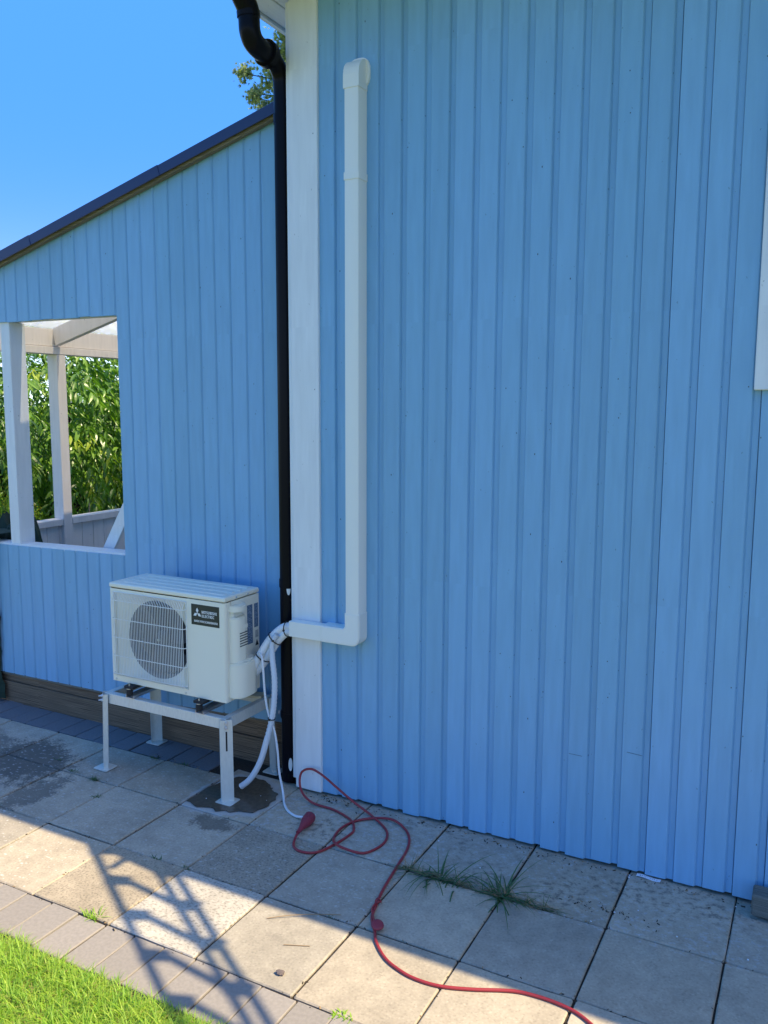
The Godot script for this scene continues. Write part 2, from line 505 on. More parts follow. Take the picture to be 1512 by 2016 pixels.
func build_ground() -> void:
	var gr := setting("ground")
	var g := Geo.new()
	g.box(Vector3(-150, -0.3, -150), Vector3(150, -0.045, 150))
	part(gr, "turf", g, M.turf)
	var bed := setting("paving_bed")
	boxpart(bed, "sand", Vector3(-4.0, -0.044, -0.62), Vector3(7.0, -0.0085, 1.045), M.soil, 0.0)
	var pv := setting("pavement")
	rng.seed = 5
	for i in range(-6, 14):
		for j in [-1, 0, 1]:
			var x0 := i * TX + 0.0025 + rng.randf_range(-0.0015, 0.0015)
			var x1 := (i + 1) * TX - 0.0025 + rng.randf_range(-0.0015, 0.0015)
			var z0: float = j * TZ + 0.0025 + rng.randf_range(-0.0015, 0.0015)
			var z1: float = (j + 1) * TZ - 0.0025 + rng.randf_range(-0.0015, 0.0015)
			if j == -1:
				z0 = -0.343 if i < 2 else -0.46
				if i == 2: z0 = -0.44
			var o := part(pv, "paving_slab", slab_geo(x0, z0, x1, z1), M.slab)
			o.position.y = rng.randf_range(-0.0012, 0.0012)
	# border of small concrete stones along the lawn and along the porch
	var kerb := setting("stone_border")
	var protos := []
	for k in 3:
		var s := Geo.new()
		s.box(Vector3(-0.0665, -0.05, -0.105), Vector3(0.0665, 0.0, 0.105), 0.003)
		protos.append(s.mesh(M["stone%d" % k]))
	for i in range(-24, 34):
		var o := part(kerb, "stone", protos[rng.randi() % 3], M["stone%d" % (rng.randi() % 3)], Vector3(0.782 + i * 0.138 + 0.069 + rng.randf_range(-0.002, 0.002), rng.randf_range(-0.004, 0.002), 0.944 + rng.randf_range(-0.003, 0.003)))
		o.rotation.y = rng.randf_range(-0.012, 0.012)
		o.rotation.x = rng.randf_range(-0.01, 0.01)
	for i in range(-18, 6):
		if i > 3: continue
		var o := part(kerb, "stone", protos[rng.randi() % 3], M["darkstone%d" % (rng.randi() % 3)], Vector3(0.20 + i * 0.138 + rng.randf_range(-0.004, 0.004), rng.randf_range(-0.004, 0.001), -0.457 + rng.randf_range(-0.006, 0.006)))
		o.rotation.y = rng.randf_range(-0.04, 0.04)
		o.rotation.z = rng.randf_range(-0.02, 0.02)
	# puddle round the leg of the stand
	var pud := setting("water_puddle")
	var wob := PackedVector2Array()
	var nz := noise(31, 3.0, 2)
	for i in wet.size():
		for k in 4:
			var p := wet[i].lerp(wet[(i + 1) % wet.size()], k / 4.0)
			wob.append(p + Vector2(nz.get_noise_2d(p.x * 4, p.y * 4), nz.get_noise_2d(p.y * 4 + 9, p.x * 4)) * 0.014)
	var pg := Geo.new()
	pg.prism(wob, Vector3(0, 0.0045, 0), Vector3.RIGHT, Vector3.BACK, Vector3.DOWN, 0.002)
	part(pud, "water_film", pg, M.water)

# ---------------------------------------------------------------- boarding
# cross-section of one board: front face, bevel on its right edge, tongue, gap
func board(p: float, bevel: float, floor_w: float, depth: float, thick: float, gap: float, bot: Callable, top: Callable) -> Geo:
	var g := Geo.new()
	var f := p - gap - floor_w - bevel
	var pr := [Vector2(0, -0.002), Vector2(0.002, 0), Vector2(f - 0.002, 0), Vector2(f + 0.001, -0.002), Vector2(f + bevel, -depth), Vector2(p - gap, -depth), Vector2(p - gap, -thick), Vector2(0, -thick)]
	var m := pr.size()
	for i in m:
		var a: Vector2 = pr[i]
		var b: Vector2 = pr[(i + 1) % m]
		var t := (b - a).normalized()
		var out := Vector3(-t.y, 0, t.x)
		g.quad(Vector3(a.x, bot.call(a.x), a.y), Vector3(b.x, bot.call(b.x), b.y), Vector3(b.x, top.call(b.x), b.y), Vector3(a.x, top.call(a.x), a.y), out)
	var tr := Geometry2D.triangulate_polygon(PackedVector2Array(pr))
	for fn in [[bot, Vector3.DOWN], [top, Vector3.UP]]:
		for k in range(0, tr.size(), 3):
			var q := []
			for e in 3: q.append(Vector3(pr[tr[k + e]].x, fn[0].call(pr[tr[k + e]].x), pr[tr[k + e]].y))
			g.tri(q[0], q[1], q[2], fn[1])
	return g

const WZ := -0.405   # front of the house boards
const PZ := -0.55    # front of the porch boards
const PITCH := 0.1085
const EAVE := 3.655

func build_house() -> void:
	var h := thing("house", "light blue house clad in vertical boards with white corner board", "house", Vector3(1.2, 0, -0.43))
	h.position = Vector3.ZERO
	boxpart(h, "wall", Vector3(1.215, 0.04, -6.0), Vector3(9.5, EAVE + 0.02, -0.432), M.blue1, 0.0)
	boxpart(h, "foundation", Vector3(1.24, -0.04, -5.95), Vector3(9.4, 0.06, -0.455), M.dark, 0.0)
	rng.seed = 21
	var bot := func(_x): return 0.0
	var hi := func(_x): return EAVE - 0.03
	var g := board(PITCH, 0.007, 0.021, 0.012, 0.024, 0.0028, bot, hi)
	var shared := g.mesh(M.blue0)
	var n := 0
	var x := 1.4345 - PITCH + 0.0135
	while x < 6.2:
		var o := part(h, "board", shared, M["blue%d" % [0, 1, 0, 2, 3, 0, 2, 1][n * 5 % 8]], Vector3(x + rng.randf_range(-0.0004, 0.0004), 0.012 + rng.randf_range(-0.003, 0.006), WZ + rng.randf_range(-0.0012, 0.0008)))
		o.rotation.z = rng.randf_range(-0.0002, 0.0002)
		x += PITCH
		n += 1
	# cracks where boards have been patched near the ground
	for q in [[2.565, 0.452, 0.055, 0.02], [2.80, 0.505, 0.06, 0.06]]:
		var ck := Geo.new()
		ck.bar(Vector3(q[0] - q[2] * 0.5, q[1], WZ + 0.0008), Vector3(q[0] + q[2] * 0.5, q[1] - q[2] * q[3], WZ + 0.0008), 0.0011, 0.0008, Vector3.UP, 0.0)
		part(h, "crack", ck, M.dark)
	# corner boards
	var cb := Geo.new()
	cb.box(Vector3(1.196, 0.012, WZ - 0.02), Vector3(1.342, EAVE - 0.03, WZ + 0.016), 0.003)
	part(h, "corner_board", cb, M.white)
	boxpart(h, "corner_board", Vector3(1.172, 0.05, -0.56), Vector3(1.194, EAVE - 0.03, WZ + 0.004), M.white)
	boxpart(h, "corner_gap", Vector3(1.3422, 0.03, WZ - 0.02), Vector3(1.351, EAVE - 0.03, WZ - 0.014), M.dark, 0.0)
	# eave: soffit boards run along the end, gutter along the front
	var ev := part(h, "eave", eave_geo(), M.white)
	for k in 3:
		boxpart(ev, "soffit_board", Vector3(0.985 + k * 0.118, EAVE, -4.0), Vector3(0.985 + k * 0.118 + 0.110, EAVE + 0.018, 0.02), M.white, 0.002)
	boxpart(ev, "soffit_board", Vector3(1.34, EAVE + 0.002, -0.44), Vector3(9.5, EAVE + 0.018, 0.02), M.white, 0.002)
	boxpart(ev, "fascia", Vector3(0.955, EAVE - 0.012, -4.0), Vector3(0.98, EAVE + 0.2, 0.03), M.white, 0.002)
	var rf := Geo.new()
	rf.prism(PackedVector2Array([Vector2(0.10, EAVE + 0.17), Vector2(-3.1, EAVE + 0.52), Vector2(-6.5, EAVE + 0.17), Vector2(-6.5, EAVE + 0.23), Vector2(-3.1, EAVE + 0.59), Vector2(0.10, EAVE + 0.23)]), Vector3(0.93, 0, 0), Vector3(0, 0, 1), Vector3(0, 1, 0), Vector3(1, 0, 0), 8.7)
	part(h, "roof", rf, M.navy)
	var gut := Geo.new()
	var gp := PackedVector2Array()
	for k in 9:
		var a := PI + PI * k / 8.0
		gp.append(Vector2(0.075 + 0.06 * cos(a), EAVE + 0.14 + 0.065 * sin(a)))
	for k in 9:
		var a := TAU - PI * k / 8.0
		gp.append(Vector2(0.075 + 0.056 * cos(a), EAVE + 0.14 + 0.061 * sin(a)))
	gut.prism(gp, Vector3(0.90, 0, 0), Vector3(0, 0, 1), Vector3(0, 1, 0), Vector3(1, 0, 0), 8.7)
	part(h, "gutter", gut, M.black)
	# window at the right
	var w := boxpart(h, "window", Vector3(3.26, 2.03, -0.50), Vector3(4.30, 3.2, -0.425), M.dark, 0.0)
	var x0 := 3.158
	boxpart(w, "casing", Vector3(x0, 1.93, WZ - 0.01), Vector3(x0 + 0.105, 3.3, WZ + 0.021), M.white)
	boxpart(w, "casing", Vector3(x0 + 0.105, 1.93, WZ - 0.01), Vector3(4.29, 2.035, WZ + 0.021), M.white)
	boxpart(w, "casing", Vector3(4.29, 1.93, WZ - 0.01), Vector3(4.395, 3.3, WZ + 0.021), M.white)
	boxpart(w, "casing", Vector3(x0 + 0.105, 3.195, WZ - 0.01), Vector3(4.29, 3.3, WZ + 0.021), M.white)
	boxpart(w, "pane", Vector3(3.26, 2.03, -0.422), Vector3(4.30, 3.2, -0.418), M.glass, 0.0)

func eave_geo() -> Geo:
	var g := Geo.new()
	g.box(Vector3(0.982, EAVE + 0.02, -4.0), Vector3(9.5, EAVE + 0.12, 0.03), 0.0)
	return g

func roof_y(x: float) -> float:
	return 3.266 + (x - 1.06) * 0.271

func build_porch() -> void:
	var p := thing("porch", "light blue boarded porch with sloping roof and open side window", "porch")
	rng.seed = 31
	var pitch := 0.0976
	var bx := func(called: String, a: Vector3, b: Vector3, m: Material): return boxpart(p, called, a, b, m)
	# full-height boards right of the opening
	var n := 0
	for k in 12:
		var x := -0.048 + k * pitch
		var bot := func(dx): return 0.205 + (x + dx) * 0.045
		var top := func(dx): return roof_y(x + dx) - 0.046
		part(p, "board", board(pitch, 0.006, 0.006, 0.007, 0.02, 0.0018, bot, top), M["blue%d" % [0, 1, 3, 2, 0, 1, 2][k * 3 % 7]], Vector3(x, 0, PZ + rng.randf_range(-0.001, 0.001)))
	for k in 16:
		var x := -0.048 - (k + 1) * 0.0974
		var bot := func(_dx): return 2.352
		var top := func(dx): return roof_y(x + dx) - 0.046
		part(p, "board", board(0.0974, 0.006, 0.006, 0.007, 0.02, 0.0018, bot, top), M["blue%d" % [0, 1, 3, 2, 0, 1, 2][k * 3 % 7]], Vector3(x, rng.randf_range(-0.003, 0.003), PZ + rng.randf_range(-0.001, 0.001)))
		var xl := -0.048 - (k + 1) * 0.0970
		var bot2 := func(dx): return 0.205 + (xl + dx) * 0.012
		var top2 := func(dx): return 1.030 + (xl + dx) * 0.018
		part(p, "board", board(0.0970, 0.006, 0.006, 0.007, 0.02, 0.0018, bot2, top2), M["blue%d" % [1, 0, 2, 3, 0][k * 2 % 5]], Vector3(xl, 0, PZ + rng.randf_range(-0.001, 0.001)))
	# unpainted drip edge and the dark timber base
	var dr := Geo.new()
	dr.bar(Vector3(-1.6, 0.176, PZ - 0.012), Vector3(-0.05, 0.196, PZ - 0.012), 0.012, 0.016, Vector3.UP)
	dr.bar(Vector3(-0.05, 0.197, PZ - 0.012), Vector3(1.15, 0.248, PZ - 0.012), 0.012, 0.016, Vector3.UP)
	part(p, "drip_edge", dr, M.raw)
	bx.call("base_board", Vector3(-1.62, 0.13, -0.64), Vector3(1.17, 0.25, -0.572), M.beam)
	bx.call("base_board", Vector3(-1.62, -0.03, -0.63), Vector3(1.17, 0.128, -0.564), M.beam)
	# framing round the opening
	bx.call("backing", Vector3(-0.04, 0.2, -0.60), Vector3(1.17, 2.45, -0.5745), M.blue1)
	var gb := Geo.new()
	gb.prism(PackedVector2Array([Vector2(-1.62, 2.452), Vector2(1.17, 2.452), Vector2(1.17, roof_y(1.17) - 0.05), Vector2(-1.62, roof_y(-1.62) - 0.05)]), Vector3(0, 0, -0.60), Vector3.RIGHT, Vector3.UP, Vector3.BACK, 0.0255)
	part(p, "gable_backing", gb, M.raw)
	bx.call("lintel", Vector3(-1.62, 2.356, -0.66), Vector3(-0.02, 2.45, -0.574), M.white)
	var sl := Geo.new()
	sl.bar(Vector3(-1.62, 1.001, -0.607), Vector3(-0.02, 1.030, -0.607), 0.10, 0.022, Vector3.BACK)
	part(p, "window_sill", sl, M.white)
	bx.call("parapet_lining", Vector3(-1.6, 0.05, -0.64), Vector3(1.17, 0.995, -0.62), M.cream)
	bx.call("jamb", Vector3(-0.045, 1.05, -0.66), Vector3(-0.0, 2.352, -0.575), M.white)
	bx.call("post", Vector3(-1.005, 1.02, -0.675), Vector3(-0.925, 2.354, -0.562), M.white)
	# end wall toward the garden: post, rails, lining boards, beam
	bx.call("post", Vector3(-1.70, 0.0, -1.570), Vector3(-1.598, 2.229, -1.49), M.cream)
	bx.call("post", Vector3(-1.70, 0.0, -0.66), Vector3(-1.61, 2.228, -0.57), M.white)
	bx.call("rail", Vector3(-1.70, 0.975, -1.486), Vector3(-1.60, 1.022, -0.665), M.cream)
	bx.call("rail", Vector3(-1.70, 0.975, -4.4), Vector3(-1.60, 1.026, -1.575), M.cream)
	for k in 34:
		bx.call("lining_board", Vector3(-1.652, 0.05, -0.70 - k * 0.11 - 0.108), Vector3(-1.632, 0.973, -0.70 - k * 0.11), M.cream)
	bx.call("plate", Vector3(-1.70, 2.230, -4.4), Vector3(-1.595, 2.283, -0.57), M.cream)
	bx.call("beam", Vector3(-1.68, 2.286, -4.4), Vector3(-1.61, 2.41, -0.58), M.cream)
	for z in [-1.5, -2.45, -3.4, -4.35]:
		var rg := Geo.new()
		rg.bar(Vector3(-1.608, 2.352, z), Vector3(1.16, 2.352 + 2.768 * 0.271, z), 0.125, 0.045, Vector3.UP)
		part(p, "rafter", rg, M.cream)
	bx.call("post", Vector3(-1.70, 0.0, -4.4), Vector3(-1.61, 2.228, -4.31), M.cream)
	# house side seen from inside; unseen deck, added pale to bounce warm light
	bx.call("deck", Vector3(-1.60, -0.03, -4.4), Vector3(1.17, 0.04, -0.65), M.deck)
	var br := Geo.new()
	br.bar(Vector3(-0.345, 0.985, -0.70), Vector3(0.10, 1.70, -0.70), 0.075, 0.022, Vector3.RIGHT)
	part(p, "brace", br, M.white)
	# roof sheet and dark metal edge in lapped lengths
	var up := Vector3(1, 0.271, 0).normalized()
	var nrm := Vector3(-0.271, 1, 0).normalized()
	for k in 4:
		var sg := Geo.new()
		var z0 := -0.53 - k * 0.97
		sg.bar(Vector3(-1.85, roof_y(-1.85) - 0.035, z0 - 0.485), Vector3(1.17, roof_y(1.17) - 0.035, z0 - 0.485), 0.96, 0.012, Vector3.BACK)
		part(p, "roof_sheet", sg, M.sheet)
	var cuts := [-1.9, -0.63, 0.33, 1.10]
	for k in 3:
		var fg := Geo.new()
		var off: float = [0.006, 0.003, 0.0][k]
		var a := Vector3(cuts[k] - 0.03, roof_y(cuts[k] - 0.03) - 0.024, -0.498 + off)
		var b := Vector3(cuts[k + 1], roof_y(cuts[k + 1]) - 0.024, -0.498 + off)
		fg.bar(a, b, 0.050 + off, 0.004, nrm, 0.001)
		fg.bar(a + nrm * (0.025 + off * 0.5) + Vector3(0, 0, -0.05), b + nrm * (0.025 + off * 0.5) + Vector3(0, 0, -0.05), 0.10, 0.004, Vector3.BACK, 0.001)
		part(p, "roof_edge", fg, M.navy)
	var vg := Geo.new()
	vg.bar(Vector3(-1.85, roof_y(-1.85) - 0.050, -0.530), Vector3(1.15, roof_y(1.15) - 0.050, -0.530), 0.020, 0.03, nrm)
	part(p, "verge_board", vg, M.raw)

# ---------------------------------------------------------------- drainpipe, duct
func ring(g: Geo, c: Vector3, axis: Vector3, r0: float, r1: float, w: float, seg := 24) -> void:
	g.lathe([Vector2(r0, -w / 2), Vector2(r1, -w / 2), Vector2(r1, w / 2), Vector2(r0, w / 2)], c, axis, seg)

func build_drainpipe() -> void:
	var d := thing("drainpipe", "glossy black downpipe in the corner between porch and house", "drainpipe", Vector3(1.122, 0, -0.445))
	var r := 0.0375
	for s in [[0.0, 0.36], [0.345, 1.02], [1.0, 3.16]]:
		var g := Geo.new()
		g.tube([Vector3(0, s[0] + 0.01, 0), Vector3(0, s[1], 0)], r, 28)
		part(d, "pipe", g, M.black)
	for y in [0.36, 1.02, 3.16]:
		var g := Geo.new()
		g.tube([Vector3(0, y - 0.028, 0), Vector3(0, y - 0.024, 0), Vector3(0, y + 0.014, 0), Vector3(0, y + 0.02, 0)], [r, r + 0.0035, r + 0.0035, r], 28)
		part(d, "socket_joint", g, M.black)
	# swan neck from the gutter outlet to the wall
	var low := Geo.new()
	low.tube(smooth([Vector3(0, 3.15, 0), Vector3(0, 3.28, 0.0), Vector3(0.0, 3.35, 0.015), Vector3(0.004, 3.388, 0.07), Vector3(0.006, 3.392, 0.11)], 8), r + 0.001, 28)
	part(d, "bend", low, M.black)
	var col := Geo.new()
	col.tube([Vector3(0.006, 3.392, 0.102), Vector3(0.006, 3.392, 0.106), Vector3(0.008, 3.394, 0.138), Vector3(0.008, 3.394, 0.142)], [r, r + 0.020, r + 0.020, r], 28)
	part(d, "collar", col, M.black)
	var hi := Geo.new()
	hi.tube(smooth([Vector3(0.007, 3.393, 0.13), Vector3(0.007, 3.396, 0.18), Vector3(0.004, 3.412, 0.218), Vector3(0.002, 3.445, 0.237), Vector3(0.001, 3.485, 0.24), Vector3(0.0, 3.515, 0.242)], 8), r + 0.008, 28)
	part(d, "bend", hi, M.black)
	var sk := Geo.new()
	sk.tube([Vector3(0, 3.497, 0.241), Vector3(0, 3.499, 0.241), Vector3(0, 3.522, 0.244), Vector3(0, 3.526, 0.245)], [r + 0.008, r + 0.012, r + 0.012, r + 0.008], 28)
	part(d, "collar", sk, M.black)
	var tp := Geo.new()
	tp.tube(smooth([Vector3(0, 3.515, 0.242), Vector3(0.0, 3.54, 0.255), Vector3(0.0, 3.60, 0.325), Vector3(0.0, 3.68, 0.43), Vector3(0.0, 3.73, 0.49), Vector3(0.0, 3.79, 0.52)], 6), r + 0.009, 28)
	part(d, "bend", tp, M.black)
	var br := Geo.new()
	ring(br, Vector3(0, 0.355, 0), Vector3.UP, r, r + 0.006, 0.022)
	br.bar(Vector3(0.03, 0.355, 0.0), Vector3(0.075, 0.355, -0.0), 0.02, 0.012, Vector3.UP)
	var bk := part(d, "bracket", br, M.black)
	for q in [[Vector3(-0.043, 0.36, 0.02), Vector3(-1, 0, 0.3)], [Vector3(0.052, 0.36, 0.018), Vector3(0.3, 0, 1)]]:
		var sc := Geo.new()
		sc.lathe([Vector2(0, 0.006), Vector2(0.010, 0.004), Vector2(0.011, 0)], q[0], q[1], 12)
		part(bk, "bolt", sc, M.zinc)
	for y in [0.105, 0.995]:
		var lg := Geo.new()
		var pts := PackedVector2Array()
		for k in 20:
			var a := TAU * k / 20
			pts.append(Vector2(0.42 * cos(a), y + 0.034 * sin(a)))
		# an oval sticker wrapped round the pipe
		var k0 := lg.v.size()
		var dir0 := 0.72
		lg.v.append(Vector3(sin(dir0), 0, cos(dir0)) * (r + 0.0008) + Vector3(0, y, 0)); lg.n.append(Vector3(sin(dir0), 0, cos(dir0))); lg.u.append(Vector2.ZERO)
		for q in pts:
			var a := dir0 + q.x * 0.62
			lg.v.append(Vector3(sin(a) * (r + 0.0008), q.y, cos(a) * (r + 0.0008))); lg.n.append(Vector3(sin(a), 0, cos(a))); lg.u.append(Vector2.ZERO)
		for k in 20: lg._tri(k0, k0 + 1 + k, k0 + 1 + (k + 1) % 20)
		part(d, "sticker", lg, M.print_white)

func build_duct() -> void:
	var d := thing("pipe_cover", "white plastic pipe trunking rising up the blue house wall", "trunking", Vector3(1.5, 0, 0))
	d.position = Vector3.ZERO
	var zb := WZ + 0.0
	var zf := -0.332
	var sec := func(x0: float, x1: float, dz: float) -> PackedVector2Array:
		return PackedVector2Array([Vector2(x0, zb), Vector2(x0, zf + dz - 0.006), Vector2(x0 + 0.002, zf + dz - 0.002), Vector2(x0 + 0.006, zf + dz), Vector2(x1 - 0.006, zf + dz), Vector2(x1 - 0.002, zf + dz - 0.002), Vector2(x1, zf + dz - 0.006), Vector2(x1, zb)])
	var up := func(called: String, x0: float, x1: float, y0: float, y1: float, dz: float):
		var g := Geo.new()
		g.prism(sec.call(x0, x1, dz), Vector3(0, y0, 0), Vector3.RIGHT, Vector3.BACK, Vector3.UP, y1 - y0)
		return part(d, called, g, M.plastic)
	up.call("cover", 1.5125, 1.5825, 0.90, 2.832, 0.0)
	up.call("cover", 1.5125, 1.5825, 2.834, 3.20, 0.0)
	up.call("coupler", 1.5095, 1.5855, 2.822, 2.852, 0.003)
	# elbow
	var el := Geo.new()
	var outline := PackedVector2Array()
	outline.append(Vector2(1.38, 0.785)); outline.append(Vector2(1.38, 0.861)); outline.append(Vector2(1.495, 0.861))
	for k in 4: outline.append(Vector2(1.495 + 0.0145 * sin(PI / 2 * (k + 1) / 4.0), 0.861 + 0.0145 * (1 - cos(PI / 2 * (k + 1) / 4.0))))
	outline.append(Vector2(1.5095, 0.935)); outline.append(Vector2(1.5855, 0.935))
	for k in 7: outline.append(Vector2(1.5455 + 0.04 * cos(PI / 2 * k / 6.0), 0.825 - 0.04 * sin(PI / 2 * k / 6.0)))
	el.prism(outline, Vector3(0, 0, zb), Vector3.RIGHT, Vector3.UP, Vector3.BACK, zf - zb - 0.002)
	# soft front edge
	var inner := PackedVector2Array()
	for q in Geometry2D.offset_polygon(outline, -0.005): inner = q
	el.prism(inner, Vector3(0, 0, zf - 0.003), Vector3.RIGHT, Vector3.UP, Vector3.BACK, 0.0055)
	part(d, "elbow", el, M.plastic)
	# level run, open at its left end
	var lv := Geo.new()
	for w in [[Vector3(1.203, 0.786, zf - 0.006), Vector3(1.382, 0.859, zf - 0.0015)], [Vector3(1.203, 0.855, -0.384), Vector3(1.382, 0.859, zf - 0.006)], [Vector3(1.203, 0.786, -0.384), Vector3(1.382, 0.790, zf - 0.006)]]:
		lv.box(w[0], w[1], 0.0015)
	part(d, "cover", lv, M.plastic)
	# wall cap: rounds over into the wall, with a flared lip
	var cap := Geo.new()
	var side := PackedVector2Array()
	side.append(Vector2(zb, 3.19)); side.append(Vector2(zf + 0.003, 3.19)); side.append(Vector2(zf + 0.003, 3.245))
	for k in 7:
		var a := PI / 2 * k / 6.0
		side.append(Vector2(zb + 0.01 + (zf + 0.003 - zb - 0.01) * cos(a), 3.245 + 0.068 * sin(a)))
	side.append(Vector2(zb, 3.318))
	cap.prism(side, Vector3(1.510, 0, 0), Vector3.BACK, Vector3.UP, Vector3.RIGHT, 0.0755)
	var lip := PackedVector2Array()
	for k in 24:
		var a := TAU * k / 24
		lip.append(Vector2(1.548 + 0.052 * signf(cos(a)) * pow(absf(cos(a)), 0.7), 3.265 + 0.062 * signf(sin(a)) * pow(absf(sin(a)), 0.7)))
	cap.prism(lip, Vector3(0, 0, zb - 0.001), Vector3.RIGHT, Vector3.UP, Vector3.BACK, 0.009)
	part(d, "end_cap", cap, M.plastic)

# ---------------------------------------------------------------- heat pump
func text_on(parent: Node, called: String, words: String, size: float, at: Vector3, squeeze := 1.0, weight := 600) -> void:
	var t := TextMesh.new()
	var f := SystemFont.new()
	f.font_names = PackedStringArray(["Droid Sans"])
	f.font_weight = weight
	t.font = f
	t.text = words
	t.font_size = 64
	t.pixel_size = size / 64.0
	t.depth = 0.0008
	t.horizontal_alignment = HORIZONTAL_ALIGNMENT_LEFT
	t.material = M.print_white
	var o := MeshInstance3D.new()
	o.name = called
	o.mesh = t
	parent.add_child(o, true)
	o.position = at
	o.scale = Vector3(squeeze, 1, 1)

func build_unit() -> void:
	var X0 := 0.236
	var X1 := 0.966
	var Y0 := 0.470
	var Y1 := 0.955
	var ZF := -0.155
	var ZB := -0.42
	var u := thing("heat_pump_unit", "off white outdoor heat pump unit with wire fan grille on metal stand", "heat pump", Vector3(0.6, 0, -0.29))
	u.position = Vector3.ZERO
	# front panel with the round fan opening
	var fc := Vector2(0.523, 0.712)
	var fr := 0.198
	var g := Geo.new()
	var seg := 64
	var sq := func(a: float, x0: float, y0: float, x1: float, y1: float) -> Vector2:
		var dd := Vector2(cos(a), sin(a))
		var tx := ((x1 if dd.x > 0 else x0) - fc.x) / dd.x if absf(dd.x) > 1e-6 else 1e9
		var ty := ((y1 if dd.y > 0 else y0) - fc.y) / dd.y if absf(dd.y) > 1e-6 else 1e9
		return fc + dd * minf(tx, ty)
	var bx := Rect2(X0 + 0.004, Y0 + 0.004, 0.735 - X0, Y1 - Y0 - 0.006)
	var angles := []
	for k in seg: angles.append(TAU * k / seg)
	for c in [bx.position, bx.end, Vector2(bx.position.x, bx.end.y), Vector2(bx.end.x, bx.position.y)]:
		var a: float = (c - fc).angle()
		angles.append(a + TAU if a < 0 else a)
	angles.sort()
	for k in angles.size():
		var a: float = angles[k]
		var b: float = angles[(k + 1) % angles.size()]
		var c0 := fc + Vector2(cos(a), sin(a)) * fr
		var c1 := fc + Vector2(cos(b), sin(b)) * fr
		var o0: Vector2 = sq.call(a, bx.position.x, bx.position.y, bx.end.x, bx.end.y)
		var o1: Vector2 = sq.call(b, bx.position.x, bx.position.y, bx.end.x, bx.end.y)
		var s0: Vector2 = sq.call(a, 0.266, 0.503, 0.729, 0.936)
		var s1: Vector2 = sq.call(b, 0.266, 0.503, 0.729, 0.936)
		g.quad(Vector3(s0.x, s0.y, ZF), Vector3(s1.x, s1.y, ZF), Vector3(o1.x, o1.y, ZF), Vector3(o0.x, o0.y, ZF), Vector3.BACK)
		var inw := Vector3(fc.x - s0.x, fc.y - s0.y, 0)
		g.quad(Vector3(s0.x, s0.y, ZF), Vector3(s1.x, s1.y, ZF), Vector3(s1.x, s1.y, ZF - 0.014), Vector3(s0.x, s0.y, ZF - 0.014), inw)
		g.quad(Vector3(c0.x, c0.y, ZF - 0.034), Vector3(c1.x, c1.y, ZF - 0.034), Vector3(s1.x, s1.y, ZF - 0.014), Vector3(s0.x, s0.y, ZF - 0.014), Vector3.BACK)
	# rest of the front, rounded right edge
	var pl := PackedVector2Array([Vector2(bx.end.x, ZF), Vector2(bx.end.x, ZF - 0.01), Vector2(X1 - 0.01, ZF - 0.02), Vector2(X1, ZF - 0.025), Vector2(X1, ZF - 0.014)])
	for k in 5: pl.append(Vector2(X1 - 0.014 + 0.014 * cos(PI / 2 * k / 4.0), ZF - 0.014 + 0.014 * sin(PI / 2 * k / 4.0)))
	g.prism(pl, Vector3(0, Y0 + 0.004, 0), Vector3.RIGHT, Vector3.BACK, Vector3.UP, Y1 - Y0 - 0.006)
	var pr := PackedVector2Array([Vector2(X0, ZF - 0.06), Vector2(X0, ZF - 0.004), Vector2(X0 + 0.004, ZF), Vector2(X0 + 0.004, ZF - 0.06)])
	g.prism(pr, Vector3(0, Y0 + 0.004, 0), Vector3.RIGHT, Vector3.BACK, Vector3.UP, Y1 - Y0 - 0.006)
	part(u, "front_panel", g, M.casing)
	# bell mouth and dark hollow
	var bm := Geo.new()
	bm.lathe([Vector2(fr, 0), Vector2(fr - 0.008, -0.01), Vector2(fr - 0.01, -0.03), Vector2(fr - 0.01, -0.07)], Vector3(fc.x, fc.y, ZF - 0.034), Vector3.BACK, 64)
	part(u, "fan_shroud", bm, flat_mat(lin(0.10, 0.10, 0.10), 0.5))
	var body := Geo.new()
	for w in [[Vector3(X0, Y0, ZB), Vector3(X1 - 0.001, Y0 + 0.0035, ZF - 0.002)], [Vector3(X0, Y0 + 0.0035, ZB), Vector3(X0 + 0.0035, Y1 - 0.002, ZF - 0.062)], [Vector3(X0 + 0.0035, Y0 + 0.0035, ZB), Vector3(X1 - 0.004, Y1 - 0.002, ZB + 0.003)]]:
		body.box(w[0], w[1], 0.001)
	part(u, "casing", body, M.casing)
	boxpart(u, "divider", Vector3(0.745, Y0 + 0.005, ZB + 0.004), Vector3(0.75, Y1 - 0.004, ZF - 0.022), M.dark, 0.0)
	boxpart(u, "heat_exchanger", Vector3(X0 + 0.006, Y0 + 0.006, ZB + 0.005), Vector3(0.743, Y1 - 0.005, ZB + 0.03), M.dark, 0.0)
	# fan
	var hub := Geo.new()
	hub.lathe([Vector2(0, 0.02), Vector2(0.022, 0.016), Vector2(0.04, 0.0), Vector2(0.042, -0.06)], Vector3(fc.x, fc.y, ZF - 0.06), Vector3.BACK, 28)
	var fan := part(u, "fan", hub, M.fan)
	var nut := Geo.new()
	nut.lathe([Vector2(0, 0.012), Vector2(0.007, 0.012), Vector2(0.008, 0)], Vector3(fc.x, fc.y, ZF - 0.041), Vector3.BACK, 8)
	part(fan, "nut", nut, M.zinc)
